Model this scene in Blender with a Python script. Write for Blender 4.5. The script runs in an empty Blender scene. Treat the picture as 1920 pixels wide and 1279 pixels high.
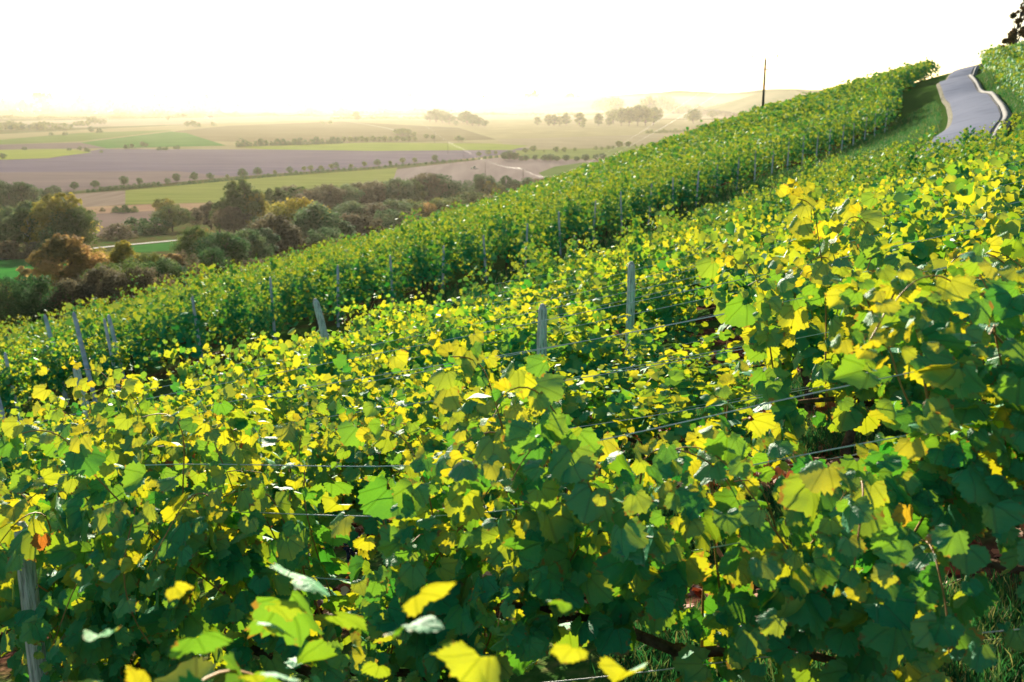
import bpy, bmesh, math, random
import numpy as np
from mathutils import Vector, Matrix
R = math.radians
S = bpy.context.scene
COL = S.collection

# ------------------------------------------------------------------ camera
PITCH = R(13.4); F = 1867.0
cam_d = bpy.data.cameras.new('camera'); cam = bpy.data.objects.new('camera', cam_d); COL.objects.link(cam)
cam.location = (0, 0, 0); cam.rotation_euler = (math.pi/2 - PITCH, 0, 0)
cam_d.sensor_width = 36.0; cam_d.lens = F/1920*36.0
cam_d.clip_start = 0.05; cam_d.clip_end = 30000
cam_d.dof.use_dof = True; cam_d.dof.focus_distance = 4.6; cam_d.dof.aperture_fstop = 5.0
S.camera = cam

# ------------------------------------------------------------------ light
SUN_AZ = R(-9); SUN_EL = R(16)            # azimuth from +Y, negative = left
w = bpy.data.worlds.new("World"); S.world = w; w.use_nodes = True
nt = w.node_tree; nt.nodes.clear()
sky = nt.nodes.new('ShaderNodeTexSky'); sky.sky_type = 'NISHITA'; sky.sun_disc = False
sky.sun_elevation = SUN_EL; sky.sun_rotation = SUN_AZ
sky.dust_density = 1.2; sky.air_density = 1.0
bg = nt.nodes.new('ShaderNodeBackground'); bg.inputs['Strength'].default_value = 0.07
wo = nt.nodes.new('ShaderNodeOutputWorld')
nt.links.new(sky.outputs[0], bg.inputs[0]); nt.links.new(bg.outputs[0], wo.inputs[0])
sd = bpy.data.lights.new('sun', 'SUN'); so = bpy.data.objects.new('sun', sd); COL.objects.link(so)
sd.energy = 5.0; sd.angle = R(0.5); sd.color = (1.0, 0.89, 0.70)
sdir = Vector((math.sin(SUN_AZ)*math.cos(SUN_EL), math.cos(SUN_AZ)*math.cos(SUN_EL), math.sin(SUN_EL)))
so.rotation_euler = sdir.to_track_quat('Z', 'Y').to_euler()
so.location = (0, 0, 60)
S.view_settings.view_transform = 'Standard'; S.view_settings.look = 'None'
S.view_settings.gamma = 1.0; S.view_settings.exposure = 1.62
S.render.engine = 'CYCLES'
cy = S.cycles
cy.use_denoising = True
cy.max_bounces = 7; cy.diffuse_bounces = 3; cy.glossy_bounces = 2; cy.transmission_bounces = 4
cy.transparent_max_bounces = 8; cy.volume_bounces = 1
cy.sample_clamp_indirect = 6.0

# ------------------------------------------------------------------ terrain
cT, sT = math.cos(PITCH), math.sin(PITCH)
def ray(px, py):
    a = (px-960)/F; b = (639.5-py)/F
    return np.array([a, cT + b*sT, -sT + b*cT])
def pt(px, py, zc): return ray(px, py)*zc
def proj(p):
    zc = p[1]*cT - p[2]*sT; up = p[1]*sT + p[2]*cT
    return 960 + F*p[0]/zc, 639.5 - F*up/zc, zc

CP = [(0,0,-2.0),(.7,2.4,-2.05),(-.16,2.7,-2.35),(-1.25,3.2,-2.5),(-1.5,5,-2.85),(-1.2,8,-3.3),(1.2,9,-2.9),(3.6,8,-2.1),(1.6,2.6,-1.8),(-2.2,3.4,-2.75),(-3.2,3.6,-3.05),(-2.6,5,-3.1),(-3.5,7,-3.65),(3,-2,-1.2),(-3,-3,-2.6),(4,14,-3.0),
 (2.9,15,-3.4),(-.8,16.8,-4.3),(-3.45,13.7,-4.6),(-4.9,10.6,-4.55),(5.8,20,-3.3),(10.5,25.5,-2.6),(10,20,-2.0),(13,26,-2.2),(17,34,-2.0),(9,12,-1.6),(5.2,10.3,-1.85),
 (15.2,51.5,-3.05),(24.6,65.4,-1.5),(-1,27.8,-5.1),(-4.7,22.4,-5.3),(-7.8,17.7,-5.6),(8,40,-3.9),
 (45,80,3.5),(60,100,6.0),(30,35,.3),(60,60,5.5),(42,62,2.6),
 (17.7,102,-4.8),(1.9,90,-9.3),(-5.2,75,-10.3),(-11.6,44.6,-9.3),(-14.4,27.4,-8.4),(37.7,113.7,.0),(27.7,113,-3.1),
 (-10,120,-17),(20,145,-12),(42,150,-4),(70,150,3),(-32,60,-19),(-27,33,-13),(-22,12,-10),(-12,5,-6.2),(-30,-20,-10),
 (0,-40,3),(40,-30,9),(-60,40,-27),(-60,-40,-20),(-70,110,-36),(0,190,-34),(50,230,-28),(100,200,-4),(130,120,12),(110,40,14),(100,-60,20),(-20,-90,6)]
ROADPX = [(1795,268,39),(1826,238,46),(1828,215,54),(1817,190,64),(1796,168,76),(1785,152,88),(1801,139,105),(1826,129.5,128)]
CP += [tuple(pt(*q)) for q in ROADPX] + [tuple(pt(1852,141,100)), tuple(pt(1930,200,52)), tuple(pt(1885,165,72))] + [(63,150,3.4),(75,185,-3)]
CPa = np.array(CP, float)
def _tps(r2): return np.where(r2 > 1e-9, 0.5*r2*np.log(np.maximum(r2, 1e-9)), 0.0)
_P = CPa[:, :2]; _n = len(_P)
_K = _tps(((_P[:, None]-_P[None])**2).sum(-1)) + np.eye(_n)*0.08
_Q = np.hstack([np.ones((_n, 1)), _P])
_A = np.block([[_K, _Q], [_Q.T, np.zeros((3, 3))]])
_w = np.linalg.solve(_A, np.concatenate([CPa[:, 2], np.zeros(3)]))
VY = [-400, 60, 100, 150, 250, 400, 550, 800, 20000]; VZ = [-16, -18, -22, -28, -38, -50, -54.3, -55, -55]
_yy = np.arange(-400, 1200, 5.0); _vz = np.interp(_yy, VY, VZ)
_vz = np.convolve(np.pad(_vz, 12, 'edge'), np.ones(25)/25, 'valid')
def valley(x, y):
    x = np.asarray(x, float)
    v = np.interp(y, _yy, _vz)
    return v - 6*np.clip((-x-20)/150, 0, 1)*np.clip((350-np.asarray(y, float))/250, 0, 1)
def H(x, y):
    x = np.asarray(x, float); y = np.asarray(y, float); sh = np.broadcast(x, y).shape
    xf = np.broadcast_to(x, sh).ravel(); yf = np.broadcast_to(y, sh).ravel()
    out = np.empty(len(xf))
    for i in range(0, len(xf), 20000):
        q = np.stack([xf[i:i+20000], yf[i:i+20000]], 1)
        out[i:i+20000] = _tps(((q[:, None]-_P[None])**2).sum(-1)) @ _w[:_n] + _w[_n] + q @ _w[_n+1:]
    rr = np.hypot(xf-20, yf-50)
    out = out - 0.5*np.maximum(0, rr-125) - 0.004*np.maximum(0, rr-125)**2
    v = valley(xf, yf)
    k = 3.0; d = np.clip((out-v)/k, -30, 30)
    out = np.where(d > 25, out, v + k*np.log1p(np.exp(d)))
    return out.reshape(sh) if sh else float(out[0])
def hit(px, py, far=9000):
    d = ray(px, py)
    t = 0.5*np.power(far/0.5, np.linspace(0, 1, 900))
    p = d[None]*t[:, None]
    h = H(p[:, 0], p[:, 1]); below = np.nonzero(p[:, 2] < h)[0]
    if len(below) == 0: return None
    i = below[0]
    if i == 0: return p[0]
    a, b = t[i-1], t[i]
    for _ in range(20):
        m = (a+b)/2; q = d*m
        if q[2] < float(H(q[0], q[1])): b = m
        else: a = m
    return d*b
def vhit(px, py):      # the valley floor behind whatever hill is in front
    d = ray(px, py)
    t = 40*np.power(9000/40, np.linspace(0, 1, 1500)); p = d[None]*t[:, None]
    v = valley(p[:, 0], p[:, 1]); i = np.nonzero(p[:, 2] < v)[0]
    if len(i) == 0: return p[-1]
    return p[i[0]]

# ------------------------------------------------------------------ helpers
def tag(o, label=None, cat=None, group=None, kind=None):
    if label: o['label'] = label
    if cat: o['category'] = cat
    if group: o['group'] = group
    if kind: o['kind'] = kind
    return o
def empty(name, loc, rz=0, scale=1):
    o = bpy.data.objects.new(name, None); COL.objects.link(o); o.location = loc
    o.rotation_euler = (0, 0, rz); o.scale = (scale,)*3 if not hasattr(scale, '__len__') else scale
    o.empty_display_size = .2
    return o
def npmesh(name, V, Fc, mat=None, rnd=None, uv=None, smooth=False):
    """V (n,3), Fc (m,3|4) -> mesh; rnd per-vertex float, uv per-vertex (n,2)"""
    V = np.asarray(V, np.float32); Fc = np.asarray(Fc, np.int32)
    me = bpy.data.meshes.new(name); m, k = Fc.shape
    me.vertices.add(len(V)); me.vertices.foreach_set('co', V.ravel())
    me.loops.add(m*k); me.loops.foreach_set('vertex_index', Fc.ravel())
    me.polygons.add(m); me.polygons.foreach_set('loop_start', np.arange(0, m*k, k, dtype=np.int32))
    me.polygons.foreach_set('loop_total', np.full(m, k, np.int32))
    if smooth: me.polygons.foreach_set('use_smooth', np.ones(m, bool))
    me.update(calc_edges=True)
    if rnd is not None:
        at = me.attributes.new('rnd', 'FLOAT', 'POINT'); at.data.foreach_set('value', np.asarray(rnd, np.float32))
    if uv is not None:
        at = me.attributes.new('luv', 'FLOAT_VECTOR', 'POINT')
        uv3 = np.zeros((len(V), 3), np.float32); uv3[:, :uv.shape[1]] = uv
        at.data.foreach_set('vector', uv3.ravel())
    if mat: me.materials.append(mat)
    return me
def link(name, me, parent=None, loc=None):
    o = bpy.data.objects.new(name, me); COL.objects.link(o)
    if parent: o.parent = parent
    if loc is not None: o.location = loc
    return o
class MB:
    """collects tubes and boxes into one mesh"""
    def __init__(s): s.V = []; s.F = []; s.n = 0
    def add(s, V, Fq):
        V = np.asarray(V, float); s.V.append(V); s.F.append(np.asarray(Fq)+s.n); s.n += len(V)
    def tube(s, pts, rad, seg=6, cap=True):
        pts = np.asarray(pts, float); n = len(pts); rad = np.broadcast_to(rad, (n,))
        T = np.gradient(pts, axis=0); T /= np.linalg.norm(T, axis=1)[:, None]+1e-12
        ref = np.array([0, 0, 1.]) if abs(T[:, 2]).mean() < .9 else np.array([1., 0, 0])
        A = np.cross(T, ref); A /= np.linalg.norm(A, axis=1)[:, None]+1e-12; B = np.cross(T, A)
        an = np.arange(seg)/seg*2*math.pi
        V = pts[:, None] + rad[:, None, None]*(A[:, None]*np.cos(an)[None, :, None] + B[:, None]*np.sin(an)[None, :, None])
        V = V.reshape(-1, 3); Fq = []
        for i in range(n-1):
            for j in range(seg):
                a = i*seg+j; b = i*seg+(j+1) % seg; Fq.append((a, b, b+seg, a+seg))
        if cap:
            c0 = len(V); V = np.vstack([V, pts[0], pts[-1]])
            for j in range(seg):
                Fq.append((c0, (j+1) % seg, j, j)); Fq.append((c0+1, (n-1)*seg+j, (n-1)*seg+(j+1) % seg, (n-1)*seg+(j+1) % seg))
        s.add(V, Fq)
    def box(s, c, d, rot=None):
        c = np.asarray(c, float); h = np.asarray(d, float)/2
        V = np.array([[x, y, z] for x in (-1, 1) for y in (-1, 1) for z in (-1, 1)])*h
        if rot is not None: V = V @ np.asarray(rot).T
        s.add(V+c, [(0, 1, 3, 2), (4, 6, 7, 5), (0, 4, 5, 1), (2, 3, 7, 6), (0, 2, 6, 4), (1, 5, 7, 3)])
    def build(s, name, mat, parent=None, smooth=True):
        V = np.vstack(s.V); Fq = np.vstack(s.F)
        me = bpy.data.meshes.new(name)
        faces = [tuple(f) if f[2] != f[3] else tuple(f[:3]) for f in Fq.tolist()]
        me.from_pydata(V.tolist(), [], faces); me.update()
        if smooth: me.polygons.foreach_set('use_smooth', np.ones(len(me.polygons), bool))
        me.materials.append(mat)
        return link(name, me, parent)
ORD = ['zeroth','first','second','third','fourth','fifth','sixth','seventh','eighth','ninth','tenth','eleventh','twelfth','thirteenth','fourteenth','fifteenth','sixteenth','seventeenth','eighteenth','nineteenth']
TENS = {2:'twent',3:'thirt',4:'fort',5:'fift',6:'sixt',7:'sevent',8:'eight',9:'ninet'}
def ordw(n):
    if n < 20: return ORD[n]
    if n % 10 == 0: return TENS[n//10 % 10]+'ieth'
    return TENS[n//10 % 10]+'y-'+ORD[n % 10]
def from_left(i): return 'leftmost' if i == 1 else ordw(i)
HAZE = .00003
rng = np.random.default_rng(7)

# ------------------------------------------------------------------ materials
def newmat(name):
    m = bpy.data.materials.new(name); m.use_nodes = True; m.node_tree.nodes.clear()
    return m, m.node_tree.nodes, m.node_tree.links
def N(ns, t, **kw):
    n = ns.new(t)
    for k, v in kw.items(): setattr(n, k, v)
    return n
def ramp(ns, stops, interp='LINEAR'):
    r = ns.new('ShaderNodeValToRGB'); cr = r.color_ramp; cr.interpolation = interp
    while len(cr.elements) < len(stops): cr.elements.new(.5)
    for e, (p, c) in zip(cr.elements, stops): e.position = p; e.color = (*c, 1)
    return r
def noise_mat(name, c1, c2, scale=3, rough=.9, bump=0, detail=6, c3=None, coord='Object', stretch=None, objvar=0):
    m, ns, ls = newmat(name)
    tc = N(ns, 'ShaderNodeTexCoord'); src = tc.outputs[coord]
    if stretch:
        mp = N(ns, 'ShaderNodeMapping'); mp.inputs['Scale'].default_value = stretch[:3]
        if len(stretch) > 3: mp.inputs['Rotation'].default_value = (0, 0, stretch[3])
        ls.new(src, mp.inputs[0]); src = mp.outputs[0]
    no = N(ns, 'ShaderNodeTexNoise'); no.inputs['Scale'].default_value = scale; no.inputs['Detail'].default_value = detail
    ls.new(src, no.inputs['Vector'])
    st = [(.3, c1), (.7, c2)] if c3 is None else [(.25, c1), (.5, c2), (.75, c3)]
    r = ramp(ns, st); ls.new(no.outputs['Fac'], r.inputs[0])
    p = N(ns, 'ShaderNodeBsdfPrincipled'); p.inputs['Roughness'].default_value = rough
    p.inputs['Specular IOR Level'].default_value = .2 if rough < .94 else 0.0
    ls.new(r.outputs[0], p.inputs['Base Color'])
    if bump:
        b = N(ns, 'ShaderNodeBump'); b.inputs['Strength'].default_value = bump; b.inputs['Distance'].default_value = .05
        ls.new(no.outputs['Fac'], b.inputs['Height']); ls.new(b.outputs[0], p.inputs['Normal'])
    o = N(ns, 'ShaderNodeOutputMaterial'); ls.new(p.outputs[0], o.inputs[0])
    return m
def leaf_mat(name, stops, tstops, trans=.5, spec=.5, rough=.4, veins=False, hue_by_object=0.12):
    """leaf: dark upper surface + translucent light from behind; colour by the leaf's own random number"""
    m, ns, ls = newmat(name)
    at = N(ns, 'ShaderNodeAttribute', attribute_name='rnd')
    oi = N(ns, 'ShaderNodeObjectInfo')
    ma = N(ns, 'ShaderNodeMath', operation='MULTIPLY_ADD'); ls.new(oi.outputs['Random'], ma.inputs[0])
    ma.inputs[1].default_value = hue_by_object; ls.new(at.outputs['Fac'], ma.inputs[2])
    mb = N(ns, 'ShaderNodeMath', operation='SUBTRACT'); ls.new(ma.outputs[0], mb.inputs[0]); mb.inputs[1].default_value = hue_by_object/2
    r1 = ramp(ns, stops); r2 = ramp(ns, tstops); ls.new(mb.outputs[0], r1.inputs[0]); ls.new(mb.outputs[0], r2.inputs[0])
    c1, c2 = r1.outputs[0], r2.outputs[0]
    p = N(ns, 'ShaderNodeBsdfPrincipled'); p.inputs['Roughness'].default_value = rough
    p.inputs['Specular IOR Level'].default_value = spec
    if veins:
        uv = N(ns, 'ShaderNodeAttribute', attribute_name='luv'); sx = N(ns, 'ShaderNodeSeparateXYZ'); ls.new(uv.outputs['Vector'], sx.inputs[0])
        best = None
        ax = N(ns, 'ShaderNodeMath', operation='ABSOLUTE'); ls.new(sx.outputs[0], ax.inputs[0])
        for ang in (0, 38, 80, 125):
            a = R(ang)       # distance to the ray (sin a, cos a) from the petiole
            m1 = N(ns, 'ShaderNodeMath', operation='MULTIPLY'); ls.new(ax.outputs[0], m1.inputs[0]); m1.inputs[1].default_value = math.cos(a)
            m2 = N(ns, 'ShaderNodeMath', operation='MULTIPLY_ADD'); ls.new(sx.outputs[1], m2.inputs[0]); m2.inputs[1].default_value = -math.sin(a); ls.new(m1.outputs[0], m2.inputs[2])
            m3 = N(ns, 'ShaderNodeMath', operation='ABSOLUTE'); ls.new(m2.outputs[0], m3.inputs[0])
            if best is None: best = m3
            else:
                mn = N(ns, 'ShaderNodeMath', operation='MINIMUM'); ls.new(best.outputs[0], mn.inputs[0]); ls.new(m3.outputs[0], mn.inputs[1]); best = mn
        mr = N(ns, 'ShaderNodeMapRange'); mr.inputs['From Min'].default_value = .008; mr.inputs['From Max'].default_value = .034
        mr.inputs['To Min'].default_value = 1; mr.inputs['To Max'].default_value = 0; ls.new(best.outputs[0], mr.inputs[0])
        no = N(ns, 'ShaderNodeTexNoise'); no.inputs['Scale'].default_value = 9; no.inputs['Detail'].default_value = 3
        ls.new(uv.outputs['Vector'], no.inputs['Vector'])
        mm = N(ns, 'ShaderNodeMath', operation='MULTIPLY_ADD'); ls.new(no.outputs['Fac'], mm.inputs[0]); mm.inputs[1].default_value = .5; mm.inputs[2].default_value = -.1
        f = N(ns, 'ShaderNodeMath', operation='MAXIMUM'); ls.new(mm.outputs[0], f.inputs[0]); 
        mv = N(ns, 'ShaderNodeMath', operation='MULTIPLY'); ls.new(mr.outputs[0], mv.inputs[0]); mv.inputs[1].default_value = .6
        ls.new(mv.outputs[0], f.inputs[1])
        mx = N(ns, 'ShaderNodeMix', data_type='RGBA'); ls.new(f.outputs[0], mx.inputs[0]); ls.new(c1, mx.inputs[6]); mx.inputs[7].default_value = (.09, .24, .10, 1)
        mx2 = N(ns, 'ShaderNodeMix', data_type='RGBA', blend_type='MULTIPLY'); ls.new(mv.outputs[0], mx2.inputs[0]); ls.new(c2, mx2.inputs[6]); mx2.inputs[7].default_value = (.45, .5, .1, 1)
        c1, c2 = mx.outputs[2], mx2.outputs[2]
        # browned, scorched rims and spots
        sb = N(ns, 'ShaderNodeVectorMath', operation='SUBTRACT'); ls.new(uv.outputs['Vector'], sb.inputs[0]); sb.inputs[1].default_value = (0, .42, 0)
        le = N(ns, 'ShaderNodeVectorMath', operation='LENGTH'); ls.new(sb.outputs[0], le.inputs[0])
        n2 = N(ns, 'ShaderNodeTexNoise'); n2.inputs['Scale'].default_value = 4.5; n2.inputs['Detail'].default_value = 5; n2.noise_dimensions = '4D'
        ls.new(uv.outputs['Vector'], n2.inputs['Vector'])
        w4 = N(ns, 'ShaderNodeMath', operation='MULTIPLY'); ls.new(at.outputs['Fac'], w4.inputs[0]); w4.inputs[1].default_value = 37.0; ls.new(w4.outputs[0], n2.inputs['W'])
        q1 = N(ns, 'ShaderNodeMath', operation='MULTIPLY_ADD'); ls.new(le.outputs['Value'], q1.inputs[0]); q1.inputs[1].default_value = .8; ls.new(n2.outputs['Fac'], q1.inputs[2])
        q2 = N(ns, 'ShaderNodeMapRange'); ls.new(q1.outputs[0], q2.inputs[0]); q2.inputs['From Min'].default_value = .98; q2.inputs['From Max'].default_value = 1.06; q2.inputs['To Max'].default_value = .85
        k1 = N(ns, 'ShaderNodeMix', data_type='RGBA'); ls.new(q2.outputs[0], k1.inputs[0]); ls.new(c1, k1.inputs[6]); k1.inputs[7].default_value = (.22, .11, .03, 1)
        k2 = N(ns, 'ShaderNodeMix', data_type='RGBA'); ls.new(q2.outputs[0], k2.inputs[0]); ls.new(c2, k2.inputs[6]); k2.inputs[7].default_value = (.5, .22, .03, 1)
        c1, c2 = k1.outputs[2], k2.outputs[2]
        b = N(ns, 'ShaderNodeBump'); b.inputs['Strength'].default_value = .7; b.inputs['Distance'].default_value = .012
        ls.new(f.outputs[0], b.inputs['Height']); ls.new(b.outputs[0], p.inputs['Normal'])
    t = N(ns, 'ShaderNodeBsdfTranslucent'); ms = N(ns, 'ShaderNodeMixShader'); ms.inputs[0].default_value = trans
    ls.new(c1, p.inputs['Base Color']); ls.new(c2, t.inputs['Color'])
    ls.new(p.outputs[0], ms.inputs[1]); ls.new(t.outputs[0], ms.inputs[2])
    o = N(ns, 'ShaderNodeOutputMaterial'); ls.new(ms.outputs[0], o.inputs[0])
    return m

VD = [(0, (.001, .18, .08)), (.5, (.003, .26, .10)), (.8, (.015, .28, .06)), (.93, (.15, .18, .02)), (.97, (.25, .17, .02)), (1, (.22, .05, .015))]
VT = [(0, (.06, .36, .02)), (.25, (.30, .52, .015)), (.46, (.74, .70, .012)), (.8, (.80, .66, .012)), (.93, (.85, .60, .02)), (1, (.75, .2, .03))]
M = {}
M['vine0'] = leaf_mat('vine_leaf_veined', VD, VT, .26, .2, .58, veins=True)
M['vine1'] = leaf_mat('vine_leaf', VD, VT, .26, .18, .6)
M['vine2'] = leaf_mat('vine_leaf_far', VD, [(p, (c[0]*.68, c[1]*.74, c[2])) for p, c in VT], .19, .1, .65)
M['bark'] = noise_mat('vine_bark', (.05, .03, .02), (.14, .09, .06), 30, .95, .6)
M['cane'] = noise_mat('vine_cane', (.22, .09, .03), (.35, .2, .06), 12, .6)
M['post'] = noise_mat('weathered_wood', (.17, .15, .13), (.62, .58, .53), 14, .95, .8, stretch=(6, 6, .7), c3=(.74, .71, .66))
M['wire'] = noise_mat('galvanised_wire', (.45, .46, .48), (.6, .6, .62), 5, .35)
M['grape'] = noise_mat('grape_skin', (.012, .014, .05), (.05, .05, .13), 20, .5)
M['postw'] = noise_mat('painted_metal_post', (.30, .31, .34), (.55, .57, .62), 9, .6, .2)
M['arm'] = noise_mat('galvanised_arm', (.5, .5, .5), (.65, .65, .65), 4, .5)
M['pole'] = noise_mat('tarred_pole', (.035, .03, .025), (.08, .07, .055), 3, .9, stretch=(4, 4, .5))

# ------------------------------------------------------------------ ground
ROW_R = np.array([-.946, .326]); ROW_N = np.array([.326, .946])      # along the rows (to the left and away), across them
ROW_S = 1.7; ROW_0 = 0.92
NB_P = np.array([1.4, 19.2]); NB_D = np.array([math.sin(R(38)), math.cos(R(38))])      # edge of the near block
FB_P = np.array([15.2, 51.5]); FB_D = np.array([math.sin(R(35.4)), math.cos(R(35.4))])  # edge of the far block
def side(p, P, D): return (p[0]-P[0])*D[1] - (p[1]-P[1])*D[0]        # >0 to the right of the edge

def ground_mat():
    m, ns, ls = newmat('hillside_ground')
    tc = N(ns, 'ShaderNodeTexCoord')
    no = N(ns, 'ShaderNodeTexNoise'); no.inputs['Scale'].default_value = .35; no.inputs['Detail'].default_value = 8; ls.new(tc.outputs['Object'], no.inputs['Vector'])
    nf = N(ns, 'ShaderNodeTexNoise'); nf.inputs['Scale'].default_value = 14; nf.inputs['Detail'].default_value = 8; ls.new(tc.outputs['Object'], nf.inputs['Vector'])
    g = ramp(ns, [(.25, (.018, .05, .012)), (.5, (.04, .09, .02)), (.75, (.12, .12, .045))]); ls.new(nf.outputs['Fac'], g.inputs[0])
    b = ramp(ns, [(.3, (.035, .018, .012)), (.55, (.10, .045, .03)), (.8, (.18, .09, .06))]); ls.new(nf.outputs['Fac'], b.inputs[0])
    at = N(ns, 'ShaderNodeAttribute', attribute_name='soil')
    a = N(ns, 'ShaderNodeMath', operation='MULTIPLY_ADD'); ls.new(no.outputs['Fac'], a.inputs[0]); a.inputs[1].default_value = 1.2; a.inputs[2].default_value = -.6
    a2 = N(ns, 'ShaderNodeMath', operation='ADD'); ls.new(a.outputs[0], a2.inputs[0]); ls.new(at.outputs['Fac'], a2.inputs[1])
    r = ramp(ns, [(.35, (0, 0, 0)), (.65, (1, 1, 1))]); ls.new(a2.outputs[0], r.inputs[0])
    mx = N(ns, 'ShaderNodeMix', data_type='RGBA'); ls.new(r.outputs[0], mx.inputs[0]); ls.new(g.outputs[0], mx.inputs[6]); ls.new(b.outputs[0], mx.inputs[7])
    p = N(ns, 'ShaderNodeBsdfPrincipled'); p.inputs['Roughness'].default_value = .95; p.inputs['Specular IOR Level'].default_value = 0
    ls.new(mx.outputs[2], p.inputs['Base Color'])
    bp = N(ns, 'ShaderNodeBump'); bp.inputs['Strength'].default_value = .8; bp.inputs['Distance'].default_value = .05
    ls.new(nf.outputs['Fac'], bp.inputs['Height']); ls.new(bp.outputs[0], p.inputs['Normal'])
    o = N(ns, 'ShaderNodeOutputMaterial'); ls.new(p.outputs[0], o.inputs[0])
    return m
def axis(lo, hi, c, d0, g):
    out = [c]; d = d0
    while out[-1] < hi: out.append(out[-1]+d); d = min(d*g, 400)
    o2 = [c]; d = d0
    while o2[-1] > lo: o2.append(o2[-1]-d); d = min(d*g, 400)
    return np.array(sorted(set(o2[1:]+out)))
gx = axis(-9000, 9000, 8, .35, 1.024); gy = axis(-1500, 9500, 10, .35, 1.024)
GX, GY = np.meshgrid(gx, gy)
GZ = H(GX, GY)
V = np.stack([GX.ravel(), GY.ravel(), GZ.ravel()], 1)
nx, ny = len(gx), len(gy)
ii = (np.arange(ny-1)[:, None]*nx + np.arange(nx-1)[None]).ravel()
me = npmesh('ground', V, np.stack([ii, ii+1, ii+nx+1, ii+nx], 1), ground_mat(), smooth=True)
off = ((V[:, :2] @ ROW_N) - ROW_0)/ROW_S
strip = np.abs(off - np.round(off))*ROW_S
sN = side(V[:, :2].T, NB_P, NB_D); sF = side(V[:, :2].T, FB_P, FB_D)
soil = np.where((sN > 0) & (np.hypot(V[:, 0], V[:, 1]) < 60), np.clip(1.1-strip*1.6, 0, 1), .25)
soil = np.where((sF < 0) & (V[:, 1] > 5) & (np.hypot(V[:, 0], V[:, 1]) < 200), .42, soil)
RDX = np.array([pt(*q)[:2] for q in ROADPX]); RDX = np.vstack([RDX[0]*.3, RDX]); rdx = np.interp(V[:, 1], RDX[:, 1], RDX[:, 0])
soil = np.where((V[:, 0] > rdx-5) & (V[:, 1] > 25), .2, soil)
soil = np.where(np.hypot(V[:, 0], V[:, 1]) > 190, .45, soil)
at = me.attributes.new('soil', 'FLOAT', 'POINT'); at.data.foreach_set('value', soil.astype(np.float32))
tag(link('ground', me), kind='structure')


# ------------------------------------------------------------------ vine leaves and vines
def leaf_template(kind, lod, r_):
    """grape leaf, petiole joint at the origin, blade along +y, unit length"""
    if lod == 2:
        V = np.array([[0, 0, 0], [.52, .35, -.08], [.3, .85, -.16], [-.3, .85, -.1], [-.52, .35, -.12]], float)
        Fc = [(0, 1, 2), (0, 2, 3), (0, 3, 4)]
        return V, np.array(Fc), V[:, :2]
    n = 40 if lod == 0 else 14
    ph = np.arange(n)/n*2*math.pi                     # from the tip
    lob = r_.uniform(.025, .085)*np.cos(ph*5+r_.normal(0, .15)) * (0.6+.4*np.cos(ph)) + .018*r_.standard_normal(n)
    r = .53 + lob
    sinus = np.clip((np.abs(ph-math.pi) < .5)*(1-np.abs(ph-math.pi)/.5), 0, 1)
    r = r*(1-.62*sinus)
    if lod == 0: r = r +   .032*np.where(np.arange(n) % 2 == 0, 1, -1)
    X = r*np.sin(ph)*r_.uniform(.95, 1.18)*(1+.08*np.sign(np.sin(ph))*r_.normal()); Y = .42 + r*np.cos(ph)*r_.uniform(.92, 1.06)
    if lod == 0:
        m = n//2; Xi = .55*X[::2]; Yi = .36+.55*(Y[::2]-.42)
        V = np.concatenate([np.stack([X, Y], 1), np.stack([Xi, Yi], 1), [[0, .3]]])
        Fc = []
        for j in range(m):
            o0, o1, o2 = 2*j, 2*j+1, (2*j+2) % n; a, b = n+j, n+(j+1) % m
            Fc += [(a, o0, o1), (a, o1, b), (b, o1, o2), (n+m, a, b)]
    else:
        V = np.concatenate([np.stack([X, Y], 1), [[0, .35]]])
        Fc = [(n, j, (j+1) % n) for j in range(n)]
    x, y = V[:, 0], V[:, 1]; k = kind % 4
    z = -r_.uniform(.1, .8)*x*x - r_.uniform(0, .5)*(y-.3)**2 + .05*np.sin(7*x+3*k)*np.sin(6*y+k)
    if k == 1: z = r_.uniform(.3, .8)*np.abs(x) - .4*(y-.2)**2 + .05*np.sin(8*y)
    if k == 2: z = -.55*np.abs(x)**1.5 - .25*y*y + .06*np.sin(9*x)+.04*np.cos(8*y)
    if k == 3: z = z + .25*x*(y-.2)
    if lod == 0: z = z + .03*np.cos(ph.repeat(1)[:1])[0]*0
    Fc = np.array(Fc)
    return np.column_stack([V, z]), Fc[:, [0, 2, 1]], V
def frames(nrm, tip):
    nrm = nrm/np.linalg.norm(nrm, axis=1)[:, None]
    tip = tip - (tip*nrm).sum(1)[:, None]*nrm; tip /= np.linalg.norm(tip, axis=1)[:, None]+1e-9
    side_ = np.cross(tip, nrm)
    return np.stack([side_, tip, nrm], 2)      # columns x,y,z
def leaves_mesh(name, P, nrm, tip, size, rnd, lod, mat, r_, only=None):
    Vs, Fs, Rs, Us = [], [], [], []; base = 0
    Rm = frames(nrm, tip); kinds = r_.integers(0, 9, len(P))
    for k in range(9):
        T, Fc, uv = leaf_template(k, lod, r_)
        idx = np.nonzero(kinds == k)[0]
        if len(idx) == 0: continue
        Vv = np.einsum('nij,tj->nti', Rm[idx], T)*size[idx, None, None] + P[idx, None]
        Vs.append(Vv.reshape(-1, 3))
        Fs.append((Fc[None] + (base+np.arange(len(idx))*len(T))[:, None, None]).reshape(-1, 3))
        Rs.append(np.repeat(rnd[idx], len(T))); Us.append(np.tile(uv, (len(idx), 1)))
        base += len(idx)*len(T)
    return npmesh(name, np.vstack(Vs), np.vstack(Fs), mat, np.concatenate(Rs), np.vstack(Us) if lod == 0 else None, smooth=True)

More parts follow.
